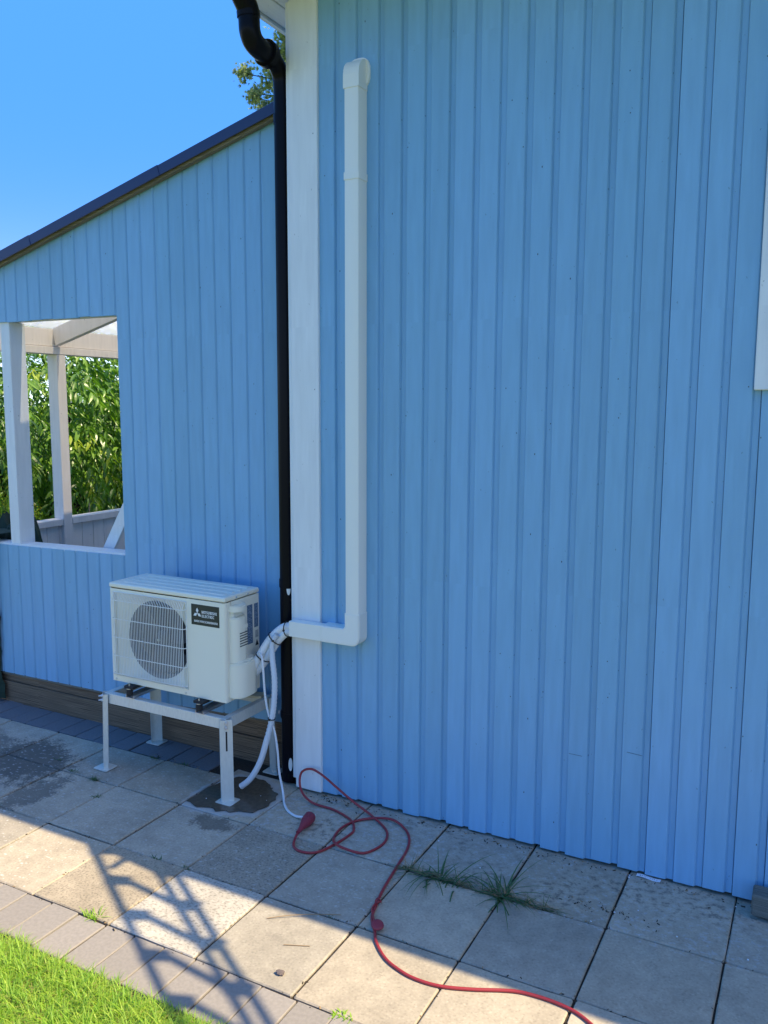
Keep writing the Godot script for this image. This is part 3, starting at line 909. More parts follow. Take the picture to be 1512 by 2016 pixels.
	for b in 3:
		var bl := Geo.new()
		var a0 := TAU * b / 3.0 + 0.5
		var rows := []
		for i in 9:
			var rad := 0.038 + (fr - 0.018 - 0.038) * i / 8.0
			var row := []
			for j in 7:
				var t := j / 6.0
				var a := a0 + (t - 0.5) * (1.15 + 0.4 * i / 8.0) + 0.35 * pow(i / 8.0, 2)
				row.append(Vector3(fc.x + rad * cos(a), fc.y + rad * sin(a), ZF - 0.085 - 0.05 * (t - 0.5) * 1.4 - 0.008 * sin(PI * t)))
			rows.append(row)
		for i in 8:
			for j in 6: bl.quad(rows[i][j], rows[i + 1][j], rows[i + 1][j + 1], rows[i][j + 1], Vector3.BACK)
		part(fan, "blade", bl, M.fan)
	# lid
	var lid := Geo.new()
	lid.box(Vector3(X0 - 0.003, Y1 + 0.002, ZB - 0.003), Vector3(X1 + 0.003, Y1 + 0.026, ZF + 0.003), 0.007)
	for k in 4:
		lid.box(Vector3(X0 + 0.06, Y1 + 0.024, ZB + 0.03 + k * 0.058), Vector3(X1 - 0.03, Y1 + 0.0295, ZB + 0.052 + k * 0.058), 0.003)
	var ld := part(u, "lid", lid, M.casing)
	for z in [-0.24, -0.33]:
		var scr := Geo.new()
		scr.lathe([Vector2(0, 0.003), Vector2(0.004, 0.002), Vector2(0.005, 0)], Vector3(X1 + 0.003, Y1 + 0.013, z), Vector3.RIGHT, 10)
		part(ld, "screw", scr, M.zinc)
	for q in [Vector2(0.262, 0.482), Vector2(0.718, 0.482)]:
		var fs := Geo.new()
		fs.lathe([Vector2(0, 0.003), Vector2(0.005, 0.002), Vector2(0.006, 0)], Vector3(q.x, q.y, ZF), Vector3.BACK, 10)
		part(u, "screw", fs, M.zinc)
	# wire grille
	var gw := Geo.new()
	var zg := ZF + 0.024
	var gx0 := 0.266
	var gx1 := 0.729
	var cnt := 45
	for k in cnt + 1:
		var x := lerpf(gx0, gx1, float(k) / cnt)
		gw.tube([Vector3(x, 0.937, ZF + 0.001), Vector3(x, 0.933, ZF + 0.010), Vector3(x, 0.905, zg), Vector3(x, 0.896, zg), Vector3(x, 0.522, zg), Vector3(x, 0.514, zg - 0.004), Vector3(x, 0.503, ZF + 0.001)], 0.0016, 5, false)
	var gr := part(u, "grille", gw, M.wire)
	for y in [0.898, 0.804, 0.709, 0.614, 0.52]:
		var hw := Geo.new()
		hw.tube([Vector3(gx0 - 0.004, y, ZF), Vector3(gx0 - 0.002, y, zg - 0.006), Vector3(gx0 + 0.006, y, zg - 0.002), Vector3(gx1 - 0.008, y, zg - 0.002), Vector3(gx1 + 0.003, y, zg - 0.007), Vector3(gx1 + 0.006, y, ZF)], 0.002, 6, false)
		part(gr, "crossbar", hw, M.wire)
	var fw := Geo.new()
	fw.tube([Vector3(gx0 - 0.004, 0.938, ZF + 0.002), Vector3(gx1 + 0.006, 0.938, ZF + 0.002), Vector3(gx1 + 0.006, 0.502, ZF + 0.002), Vector3(gx0 - 0.004, 0.502, ZF + 0.002), Vector3(gx0 - 0.004, 0.938, ZF + 0.002)], 0.002, 6, false)
	part(gr, "frame", fw, M.wire)
	# name plate
	var npz := ZF + 0.0012
	var np := boxpart(u, "name_plate", Vector3(0.766, 0.832, ZF - 0.001), Vector3(0.934, 0.932, npz), M.plate, 0.0005)
	np.set_meta("label", "dark name plate with white lettering and diamond emblem")
	var em := Geo.new()
	var ec := Vector2(0.803, 0.889)
	var s := 0.0155
	for k in 3:
		var a := PI / 2 + TAU * k / 3.0
		var d0 := Vector2(cos(a), sin(a))
		var l := Vector2(cos(a + PI / 6), sin(a + PI / 6)) * s * 1.0
		var r := Vector2(cos(a - PI / 6), sin(a - PI / 6)) * s * 1.0
		em.prism(PackedVector2Array([ec, ec + r, ec + l + r, ec + l]), Vector3(0, 0, npz), Vector3.RIGHT, Vector3.UP, Vector3.BACK, 0.0006)
	part(np, "emblem", em, M.print_white)
	text_on(np, "lettering", "MITSUBISHI", 0.0185, Vector3(0.829, 0.8975, npz + 0.0002), 0.86, 800)
	text_on(np, "lettering", "ELECTRIC", 0.0185, Vector3(0.829, 0.8785, npz + 0.0002), 0.92, 800)
	text_on(np, "lettering", "MADE FOR SCANDINAVIA", 0.0140, Vector3(0.783, 0.851, npz + 0.0002), 0.84, 700)
	# side: panel, grooves, handle cover and valve cover
	var sp := Geo.new()
	sp.box(Vector3(X1 - 0.004, Y0 + 0.004, ZF - 0.045), Vector3(X1, Y1 - 0.002, ZF - 0.027), 0.001)
	sp.box(Vector3(X1 - 0.006, Y0 + 0.004, ZB), Vector3(X1 + 0.001, Y1 - 0.002, ZF - 0.049), 0.001)
	part(u, "side_panel", sp, M.casing)
	boxpart(u, "panel_gap", Vector3(X1 - 0.012, Y0 + 0.004, ZF - 0.055), Vector3(X1 - 0.007, Y1 - 0.002, ZF - 0.02), M.dark, 0.0)
	var dsh := func(z0: float, z1: float, dx: float) -> PackedVector2Array:
		var q := PackedVector2Array([Vector2(X1, z1), Vector2(X1, z0)])
		var r := minf(dx, (z1 - z0) / 2)
		for k in 7: q.append(Vector2(X1 + dx - r + r * sin(PI / 2 * k / 6.0), z0 + r - r * cos(PI / 2 * k / 6.0)))
		for k in 7: q.append(Vector2(X1 + dx - r + r * cos(PI / 2 * k / 6.0), z1 - r + r * sin(PI / 2 * k / 6.0)))
		return q
	var hood := Geo.new()
	hood.prism(dsh.call(-0.292, -0.185, 0.044), Vector3(0, 0.906, 0), Vector3.RIGHT, Vector3.BACK, Vector3.UP, 0.022)
	hood.prism(dsh.call(-0.288, -0.189, 0.038), Vector3(0, 0.928, 0), Vector3.RIGHT, Vector3.BACK, Vector3.UP, 0.006)
	hood.prism(dsh.call(-0.280, -0.197, 0.012), Vector3(0, 0.875, 0), Vector3.RIGHT, Vector3.BACK, Vector3.UP, 0.031)
	hood.prism(dsh.call(-0.287, -0.190, 0.034), Vector3(0, 0.871, 0), Vector3.RIGHT, Vector3.BACK, Vector3.UP, 0.006)
	hood.prism(dsh.call(-0.290, -0.187, 0.040), Vector3(0, 0.66, 0), Vector3.RIGHT, Vector3.BACK, Vector3.UP, 0.212)
	var hd := part(u, "handle_cover", hood, M.casing)
	var vents := Geo.new()
	for k in 6:
		var y := 0.738 + k * 0.0125
		var q := PackedVector2Array()
		for p in dsh.call(-0.290, -0.187, 0.040): q.append(p)
		vents.bar(Vector3(X1 + 0.0405, y, -0.272), Vector3(X1 + 0.0405, y, -0.215), 0.004, 0.002, Vector3.UP, 0.0)
	part(hd, "vent", vents, M.rubber)
	var win := Geo.new()
	win.box(Vector3(X1 + 0.0395, 0.82, -0.275), Vector3(X1 + 0.0412, 0.838, -0.225), 0.001)
	part(hd, "catch", win, M.casing)
	var low := Geo.new()
	low.prism(dsh.call(-0.355, -0.180, 0.062), Vector3(0, 0.492, 0), Vector3.RIGHT, Vector3.BACK, Vector3.UP, 0.158)
	low.prism(dsh.call(-0.351, -0.184, 0.057), Vector3(0, 0.65, 0), Vector3.RIGHT, Vector3.BACK, Vector3.UP, 0.008)
	low.prism(dsh.call(-0.341, -0.190, 0.046), Vector3(0, 0.658, 0), Vector3.RIGHT, Vector3.BACK, Vector3.UP, 0.008)
	low.prism(dsh.call(-0.345, -0.190, 0.052), Vector3(0, 0.484, 0), Vector3.RIGHT, Vector3.BACK, Vector3.UP, 0.008)
	part(u, "valve_cover", low, M.casing)
	# stickers on the side
	rng.seed = 91
	var lab := [[-0.366, -0.323, 0.714, 0.908, true], [-0.411, -0.378, 0.788, 0.907, true], [-0.411, -0.385, 0.735, 0.772, false]]
	for q in lab:
		var wpx := 48
		var hpx := 192
		var im := Image.create_empty(wpx, hpx, false, Image.FORMAT_RGB8)
		im.fill(Color(0.33, 0.42, 0.52) if q[4] else Color(0.75, 0.75, 0.72))
		var y := 6
		while y < hpx - 8:
			var xx := 4
			while xx < wpx - 5:
				var w := rng.randi_range(2, 8)
				if rng.randf() < 0.6: im.fill_rect(Rect2i(xx, y, mini(w, wpx - 4 - xx), 3), Color(0.62, 0.68, 0.74) if q[4] else Color(0.12, 0.12, 0.12))
				xx += w + 2
			y += rng.randi_range(6, 9)
		var lm := flat_mat(Color.WHITE, 0.45)
		lm.albedo_texture = tex(im)
		var sg := Geo.new()
		sg.quad(Vector3(X1 + 0.0018, q[2], q[1]), Vector3(X1 + 0.0018, q[2], q[0]), Vector3(X1 + 0.0018, q[3], q[0]), Vector3(X1 + 0.0018, q[3], q[1]), Vector3.RIGHT, [Vector2(0, 1), Vector2(1, 1), Vector2(1, 0), Vector2(0, 0)])
		part(u, "label_sticker", sg, lm)
	var wt := Geo.new()
	wt.prism(PackedVector2Array([Vector2(-0.412, 0.695), Vector2(-0.386, 0.695), Vector2(-0.399, 0.725)]), Vector3(X1 + 0.001, 0, 0), Vector3.BACK, Vector3.UP, Vector3.RIGHT, 0.001)
	part(u, "warning_sticker", wt, M.rubber)
	# feet
	for x in [0.375, 0.823]:
		var ft := Geo.new()
		ft.box(Vector3(x - 0.03, Y0 - 0.014, ZB - 0.02), Vector3(x + 0.03, Y0 - 0.001, ZF + 0.036), 0.002)
		part(u, "foot", ft, M.rubber)

func build_stand() -> void:
	var s := thing("unit_stand", "pale galvanised steel stand with splayed legs and square foot plates", "stand", Vector3(0.588, 0, -0.313))
	s.position = Vector3.ZERO
	var yt := 0.404
	var A := Vector2(0.196, -0.13)
	var B := Vector2(0.98, -0.497)
	var fr := Geo.new()
	# angle-iron rails
	fr.box(Vector3(A.x, yt - 0.052, A.y - 0.003), Vector3(B.x, yt, A.y), 0.0008)
	fr.box(Vector3(A.x, yt - 0.003, A.y - 0.035), Vector3(B.x, yt, A.y - 0.0035), 0.0008)
	part(s, "rail", fr, M.steel)
	var bk := Geo.new()
	bk.box(Vector3(A.x, yt - 0.052, B.y), Vector3(B.x, yt, B.y + 0.003), 0.0008)
	bk.box(Vector3(A.x, yt - 0.003, B.y + 0.0035), Vector3(B.x, yt, B.y + 0.035), 0.0008)
	part(s, "rail", bk, M.steel)
	for e in [[A.x, 1.0], [B.x, -1.0]]:
		var sd := Geo.new()
		var x: float = e[0]
		var d: float = e[1]
		sd.box(Vector3(minf(x, x + d * 0.003), yt - 0.052, B.y + 0.004), Vector3(maxf(x, x + d * 0.003), yt + 0.0006, A.y - 0.004), 0.0008)
		sd.box(Vector3(minf(x + d * 0.0035, x + d * 0.033), yt - 0.0024, B.y + 0.036), Vector3(maxf(x + d * 0.0035, x + d * 0.033), yt + 0.0006, A.y - 0.036), 0.0008)
		part(s, "rail", sd, M.steel)
	# cross channels under the unit
	for x in [0.375, 0.823]:
		var c := Geo.new()
		c.box(Vector3(x - 0.022, yt + 0.001, B.y + 0.01), Vector3(x + 0.022, yt + 0.004, A.y + 0.004), 0.0006)
		c.box(Vector3(x - 0.025, yt + 0.001, B.y + 0.01), Vector3(x - 0.0222, yt + 0.016, A.y + 0.004), 0.0006)
		c.box(Vector3(x + 0.0222, yt + 0.001, B.y + 0.01), Vector3(x + 0.025, yt + 0.016, A.y + 0.004), 0.0006)
		part(s, "cross_channel", c, M.zinc)
		for z in [-0.128, -0.448]:
			var pd := Geo.new()
			pd.lathe([Vector2(0, 0.0), Vector2(0.014, 0.0), Vector2(0.0165, 0.004), Vector2(0.0165, 0.028), Vector2(0.014, 0.032), Vector2(0, 0.032)], Vector3(x, yt + 0.0175, z), Vector3.UP, 20)
			var pp := part(s, "rubber_mount", pd, M.rubber)
			var bt := Geo.new()
			bt.lathe([Vector2(0.015, 0.0), Vector2(0.015, 0.003), Vector2(0.009, 0.003), Vector2(0.009, 0.011), Vector2(0.004, 0.011), Vector2(0.004, 0.024), Vector2(0, 0.024)], Vector3(x, yt + 0.0505, z), Vector3.UP, 12)
			if z > -0.2: part(pp, "bolt", bt, M.zinc)
	# corner legs, set across the corners
	for c in [[A.x, A.y, -1.0, 1.0], [B.x, A.y, 1.0, 1.0], [A.x, B.y, -1.0, -1.0], [B.x, B.y, 1.0, -1.0]]:
		var out := Vector3(c[2], 0, c[3]).normalized()
		var side := Vector3(-out.z, 0, out.x)
		var t := Vector3(c[0], yt - 0.002, c[1]) + out * 0.006
		var b := Vector3(c[0], 0.004, c[1]) + out * 0.016
		var lg := Geo.new()
		lg.bar(b, t, 0.058, 0.003, side, 0.0008)
		for w in [-1.0, 1.0]:
			lg.bar(b - out * 0.013 + side * w * 0.0285, t - out * 0.013 + side * w * 0.0285, 0.003, 0.022, side, 0.0008)
		var leg := part(s, "leg", lg, M.steel)
		var pg := Geo.new()
		var pc := Vector3(c[0], 0.002, c[1]) + out * 0.008
		var plate := rounded(-0.046, -0.041, 0.046, 0.041, 0.008, 3)
		pg.prism(plate, pc, Vector3.RIGHT, Vector3.BACK, Vector3.UP, 0.004)
		part(leg, "foot_plate", pg, M.steel)
		# slot and bolts at the head of the leg
		var sl := Geo.new()
		var up := (t - b).normalized()
		var q := t + out * 0.0017
		sl.bar(q - up * 0.15, q - up * 0.055, 0.008, 0.001, side, 0.0)
		part(leg, "slot", sl, M.rubber)
		for dy in [0.014, 0.036]:
			var bo := Geo.new()
			bo.lathe([Vector2(0.0105, 0), Vector2(0.0105, 0.002), Vector2(0.0075, 0.002), Vector2(0.0075, 0.009), Vector2(0.004, 0.0095), Vector2(0.004, 0.02), Vector2(0, 0.02)], q - up * dy, out, 10)
			part(leg, "bolt", bo, M.zinc)
	# a strip of cardboard packing lying on the back of the frame
	var cb := thing("packing_board", "small tan board lying on the stand behind the heat pump", "board", Vector3(0.9, yt + 0.001, -0.45))
	var cg := Geo.new()
	cg.box(Vector3(-0.05, 0.0, -0.035), Vector3(0.055, 0.012, 0.03), 0.002)
	part(cb, "panel", cg, M.tan)
	cb.rotation.y = 0.25

func tie(parent: Node, c: Vector3, axis: Vector3, r: float) -> void:
	var g := Geo.new()
	ring(g, c, axis, r - 0.0005, r + 0.0016, 0.005, 20)
	var x := axis.cross(Vector3.UP).normalized()
	g.box(Vector3(-0.004, -0.004, -0.004), Vector3(0.004, 0.004, 0.006), 0.001, Transform3D(Basis(), c + x * r))
	part(parent, "cable_tie", g, M.rubber)

func build_pipes() -> void:
	var t := thing("insulated_pipes", "two white insulated pipes curving from heat pump into wall trunking", "pipes")
	var a := smooth([Vector3(1.0, 0.60, -0.315), Vector3(1.035, 0.665, -0.325), Vector3(1.075, 0.735, -0.34), Vector3(1.12, 0.79, -0.355), Vector3(1.17, 0.822, -0.362), Vector3(1.25, 0.826, -0.362)])
	var b := smooth([Vector3(1.0, 0.575, -0.34), Vector3(1.05, 0.635, -0.345), Vector3(1.09, 0.70, -0.352), Vector3(1.13, 0.757, -0.358), Vector3(1.18, 0.797, -0.36), Vector3(1.25, 0.806, -0.358)])
	for p in [a, b]:
		var g := Geo.new()
		g.tube(p, 0.0195, 18)
		part(t, "pipe", g, M.foam)
	tie(t, (a[29] + b[29]) * 0.5 + Vector3(-0.062, -0.003, 0), Vector3(1, 0.15, 0), 0.036)
	tie(t, (a[16] + b[16]) * 0.5, (a[18] - a[14]).normalized(), 0.040)
	tie(t, (a[7] + b[7]) * 0.5, (a[9] - a[5]).normalized(), 0.038)
	# corrugated condensate hose
	var h := thing("drain_hose", "grey corrugated drain hose hanging from the pipes to the ground", "hose")
	var hp := smooth([Vector3(1.135, 0.785, -0.335), Vector3(1.113, 0.745, -0.325), Vector3(1.118, 0.68, -0.315), Vector3(1.14, 0.575, -0.30), Vector3(1.143, 0.47, -0.29), Vector3(1.135, 0.38, -0.28), Vector3(1.115, 0.28, -0.265), Vector3(1.085, 0.17, -0.25), Vector3(1.04, 0.085, -0.235), Vector3(0.994, 0.04, -0.22)], 22)
	var rr := []
	for i in hp.size():
		rr.append(0.0135 + (0.0014 * sin(i * PI / 2.0) if i < hp.size() - 70 else 0.0) + (0.001 if i >= hp.size() - 70 else 0.0))
	var hg := Geo.new()
	hg.tube(hp, rr, 16, false)
	var dirv: Vector3 = (hp[hp.size() - 1] - hp[hp.size() - 3]).normalized()
	part(h, "hose", hg, M.hose)
	var eg := Geo.new()
	ring(eg, hp[hp.size() - 1], dirv, 0.0095, 0.0150, 0.004)
	part(h, "end_ring", eg, M.foam)
	var ig := Geo.new()
	ig.lathe([Vector2(0, -0.01), Vector2(0.0096, -0.01)], hp[hp.size() - 1], dirv, 16)
	part(h, "bore", ig, M.dark)
	tie(h, Vector3(1.134, 0.385, -0.281), Vector3(0.1, 1, 0), 0.0165)
	# white flex
	var c := thing("white_cable", "thin white power cable hanging beside the drain hose to red socket", "cable")
	var cp := smooth([Vector3(1.04, 0.69, -0.315), Vector3(1.072, 0.675, -0.295), Vector3(1.082, 0.62, -0.29), Vector3(1.09, 0.49, -0.292), Vector3(1.112, 0.40, -0.288), Vector3(1.143, 0.32, -0.29), Vector3(1.156, 0.22, -0.295), Vector3(1.16, 0.12, -0.30), Vector3(1.178, 0.035, -0.30), Vector3(1.21, 0.007, -0.265), Vector3(1.241, 0.006, -0.225), Vector3(1.292, 0.006, -0.178), Vector3(1.353, 0.008, -0.148), Vector3(1.40, 0.016, -0.141), Vector3(1.44, 0.022, -0.132)], 6)
	var cg := Geo.new()
	cg.tube(cp, 0.0055, 10)
	part(c, "flex", cg, M.cable_white)

func build_cord() -> void:
	var t := thing("extension_cord", "red extension cord coiled on the slabs with its socket end", "cord")
	var sg := Geo.new()
	var a := Vector3(1.437, 0.026, -0.148)
	var b := Vector3(1.461, 0.020, -0.006)
	var dir := (b - a).normalized()
	sg.lathe([Vector2(0, 0), Vector2(0.022, 0), Vector2(0.0255, 0.003), Vector2(0.026, 0.03), Vector2(0.0235, 0.055), Vector2(0.016, 0.085), Vector2(0.0115, 0.105), Vector2(0.0095, 0.125), Vector2(0.0085, 0.142), Vector2(0, 0.142)], a, dir, 24)
	var so := part(t, "socket", sg, M.red_plug)
	var rg := Geo.new()
	for k in 14:
		var an := TAU * k / 14
		var x := dir.cross(Vector3.UP).normalized()
		var y := dir.cross(x)
		var d := x * cos(an) + y * sin(an)
		rg.bar(a + dir * 0.004 + d * 0.0255, a + dir * 0.045 + d * 0.0248, 0.003, 0.0025, x * -sin(an) + y * cos(an), 0.0005)
	part(so, "rib", rg, M.red_plug)
	var r := 0.0056
	var flat := [[1.461, -0.004], [1.488, 0.066], [1.542, 0.094], [1.606, 0.069], [1.64, -0.023], [1.656, -0.125], [1.648, -0.173], [1.595, -0.238], [1.476, -0.285]]
	var pts := []
	for q in flat: pts.append(Vector3(q[0], r, q[1]))
	pts[0].y = 0.018
	# the loop stands up against the corner board
	for q in LOOP: pts.append(q)
	var rest := [[1.772, -0.24], [1.815, -0.166], [1.817, -0.091], [1.782, -0.018], [1.707, 0.004], [1.646, -0.016], [1.607, -0.071], [1.594, -0.154], [1.617, -0.238], [1.687, -0.298], [1.772, -0.312], [1.849, -0.281], [1.903, -0.212], [1.935, -0.117], [1.957, 0.029], [1.981, 0.178], [2.007, 0.284], [2.029, 0.356], [2.078, 0.424], [2.109, 0.472], [2.177, 0.534], [2.247, 0.566], [2.314, 0.58], [2.398, 0.574], [2.496, 0.539], [2.613, 0.485], [2.689, 0.471], [2.763, 0.472], [2.83, 0.487], [2.90, 0.53], [3.0, 0.62], [3.2, 0.86], [3.5, 1.2]]
	for i in rest.size():
		var lift := 0.0
		if i in [4, 5]: lift = 0.011
		if i == 9: lift = 0.005
		if i == 10: lift = 0.011
		pts.append(Vector3(rest[i][0], r + lift, rest[i][1]))
	var g := Geo.new()
	g.tube(smooth(pts, 7), r, 10)
	part(t, "cable", g, M.red)
	# wind-up tie: flat disc and small loop
	var dg := Geo.new()
	dg.lathe([Vector2(0, 0.006), Vector2(0.015, 0.006), Vector2(0.022, 0.004), Vector2(0.0235, 0.0), Vector2(0.021, -0.003), Vector2(0, -0.004)], Vector3(2.077, 0.018, 0.402), Vector3(0.25, 1, 0.2), 24)
	part(t, "tie_disc", dg, M.red_plug)
	var lp := Geo.new()
	var lps := []
	for k in 17:
		var an := TAU * k / 16
		lps.append(Vector3(2.008 + 0.011 * cos(an), 0.014 + 0.006 * sin(an * 2), 0.268 + 0.013 * sin(an)))
	lp.tube(lps, 0.0025, 7, false)
	lp.tube(smooth([Vector3(2.004, 0.014, 0.282), Vector3(2.01, 0.013, 0.32), Vector3(2.04, 0.014, 0.365), Vector3(2.066, 0.016, 0.392)]), 0.0035, 7)
	part(t, "tie_strap", lp, M.red)

const LOOP := [Vector3(1.363, 0.012, -0.285), Vector3(1.285, 0.03, -0.315), Vector3(1.248, 0.065, -0.345), Vector3(1.252, 0.112, -0.36), Vector3(1.305, 0.138, -0.36), Vector3(1.375, 0.124, -0.352), Vector3(1.46, 0.083, -0.345), Vector3(1.555, 0.04, -0.335), Vector3(1.66, 0.013, -0.31)]

# ---------------------------------------------------------------- plants
func blade(g: Geo, base: Vector3, dir: Vector3, length: float, width: float, droop: float, segs := 4) -> void:
	var p := base
	var d := dir.normalized()
	var side := d.cross(Vector3.UP)
	if side.length() < 0.05: side = Vector3.RIGHT.rotated(Vector3.UP, rng.randf() * TAU)
	side = side.normalized()
	var prev_l := p - side * width * 0.5
	var prev_r := p + side * width * 0.5
	for i in segs:
		var t := float(i + 1) / segs
		d = (d + Vector3.DOWN * droop / segs).normalized()
		p += d * length / segs
		var w := width * 0.5 * (1.0 - t * t)
		var l := p - side * w
		var r := p + side * w
		var up := side.cross(d)
		if i == segs - 1: g.tri(prev_l, prev_r, p, up)
		else: g.quad(prev_l, prev_r, r, l, up)
		prev_l = l
		prev_r = r

func build_lawn() -> void:
	rng.seed = 101
	var protos := []
	for k in 5:
		var g := Geo.new()
		for b in 15:
			var a := rng.randf() * TAU
			var lean := rng.randf_range(0.2, 1.5)
			blade(g, Vector3(rng.randf_range(-0.02, 0.02), -0.002, rng.randf_range(-0.02, 0.02)), Vector3(cos(a) * lean, 1, sin(a) * lean), rng.randf_range(0.03, 0.095), rng.randf_range(0.0022, 0.0045), rng.randf_range(0.5, 2.4))
		protos.append(g)
	var lawn := setting("lawn")
	boxpart(lawn, "soil", Vector3(-12, -0.044, 1.052), Vector3(12, -0.018, 9.0), M.turf, 0.0)
	for k in 5:
		var m: StandardMaterial3D = M.blade
		if k == 4: m = M.blade_dry
		elif k > 1:
			m = M.blade.duplicate()
			m.albedo_color = [lin(0.15, 0.28, 0.025), lin(0.30, 0.41, 0.045)][k - 2]
			m.backlight = m.albedo_color.lightened(0.15)
		var mm := MultiMesh.new()
		mm.transform_format = MultiMesh.TRANSFORM_3D
		mm.mesh = protos[k].mesh(m)
		var tf := []
		var count := 3400 if k < 4 else 1700
		for i in count:
			var x := rng.randf_range(-0.6, 2.6)
			var z := 1.068 + pow(rng.randf(), 1.4) * 1.0 + 0.012 * sin(x * 23.0) * sin(x * 7.0)
			var s := rng.randf_range(0.65, 1.2) * (0.7 + 0.3 * smoothstep(1.06, 1.14, z))
			tf.append(Transform3D(Basis(Vector3.UP, rng.randf() * TAU).scaled(Vector3.ONE * s), Vector3(x, -0.016, z)))
		mm.instance_count = tf.size()
		for i in tf.size(): mm.set_instance_transform(i, tf[i])
		var o := MultiMeshInstance3D.new()
		o.name = "grass"
		o.multimesh = mm
		o.set_meta("kind", "stuff")
		lawn.add_child(o, true)

func weed(at: Vector3, n: int, len0: float, len1: float, wid: float, droop: float, m: Material, label: String, group := "", spread := 0.012, lean0 := 0.3, lean1 := 1.3) -> void:
	var t := thing("grass_tuft" if len1 > 0.08 else "weed", label, "grass" if len1 > 0.08 else "weed", at, group)
	var g := Geo.new()
	for i in n:
		var a := rng.randf() * TAU
		var l := rng.randf_range(lean0, lean1)
		blade(g, Vector3(rng.randf_range(-spread, spread), -0.004, rng.randf_range(-spread, spread) * 0.5), Vector3(cos(a) * l, 1, sin(a) * l), rng.randf_range(len0, len1), wid * rng.randf_range(0.7, 1.2), droop * rng.randf_range(0.6, 1.4), 5)
	part(t, "blades", g, m)

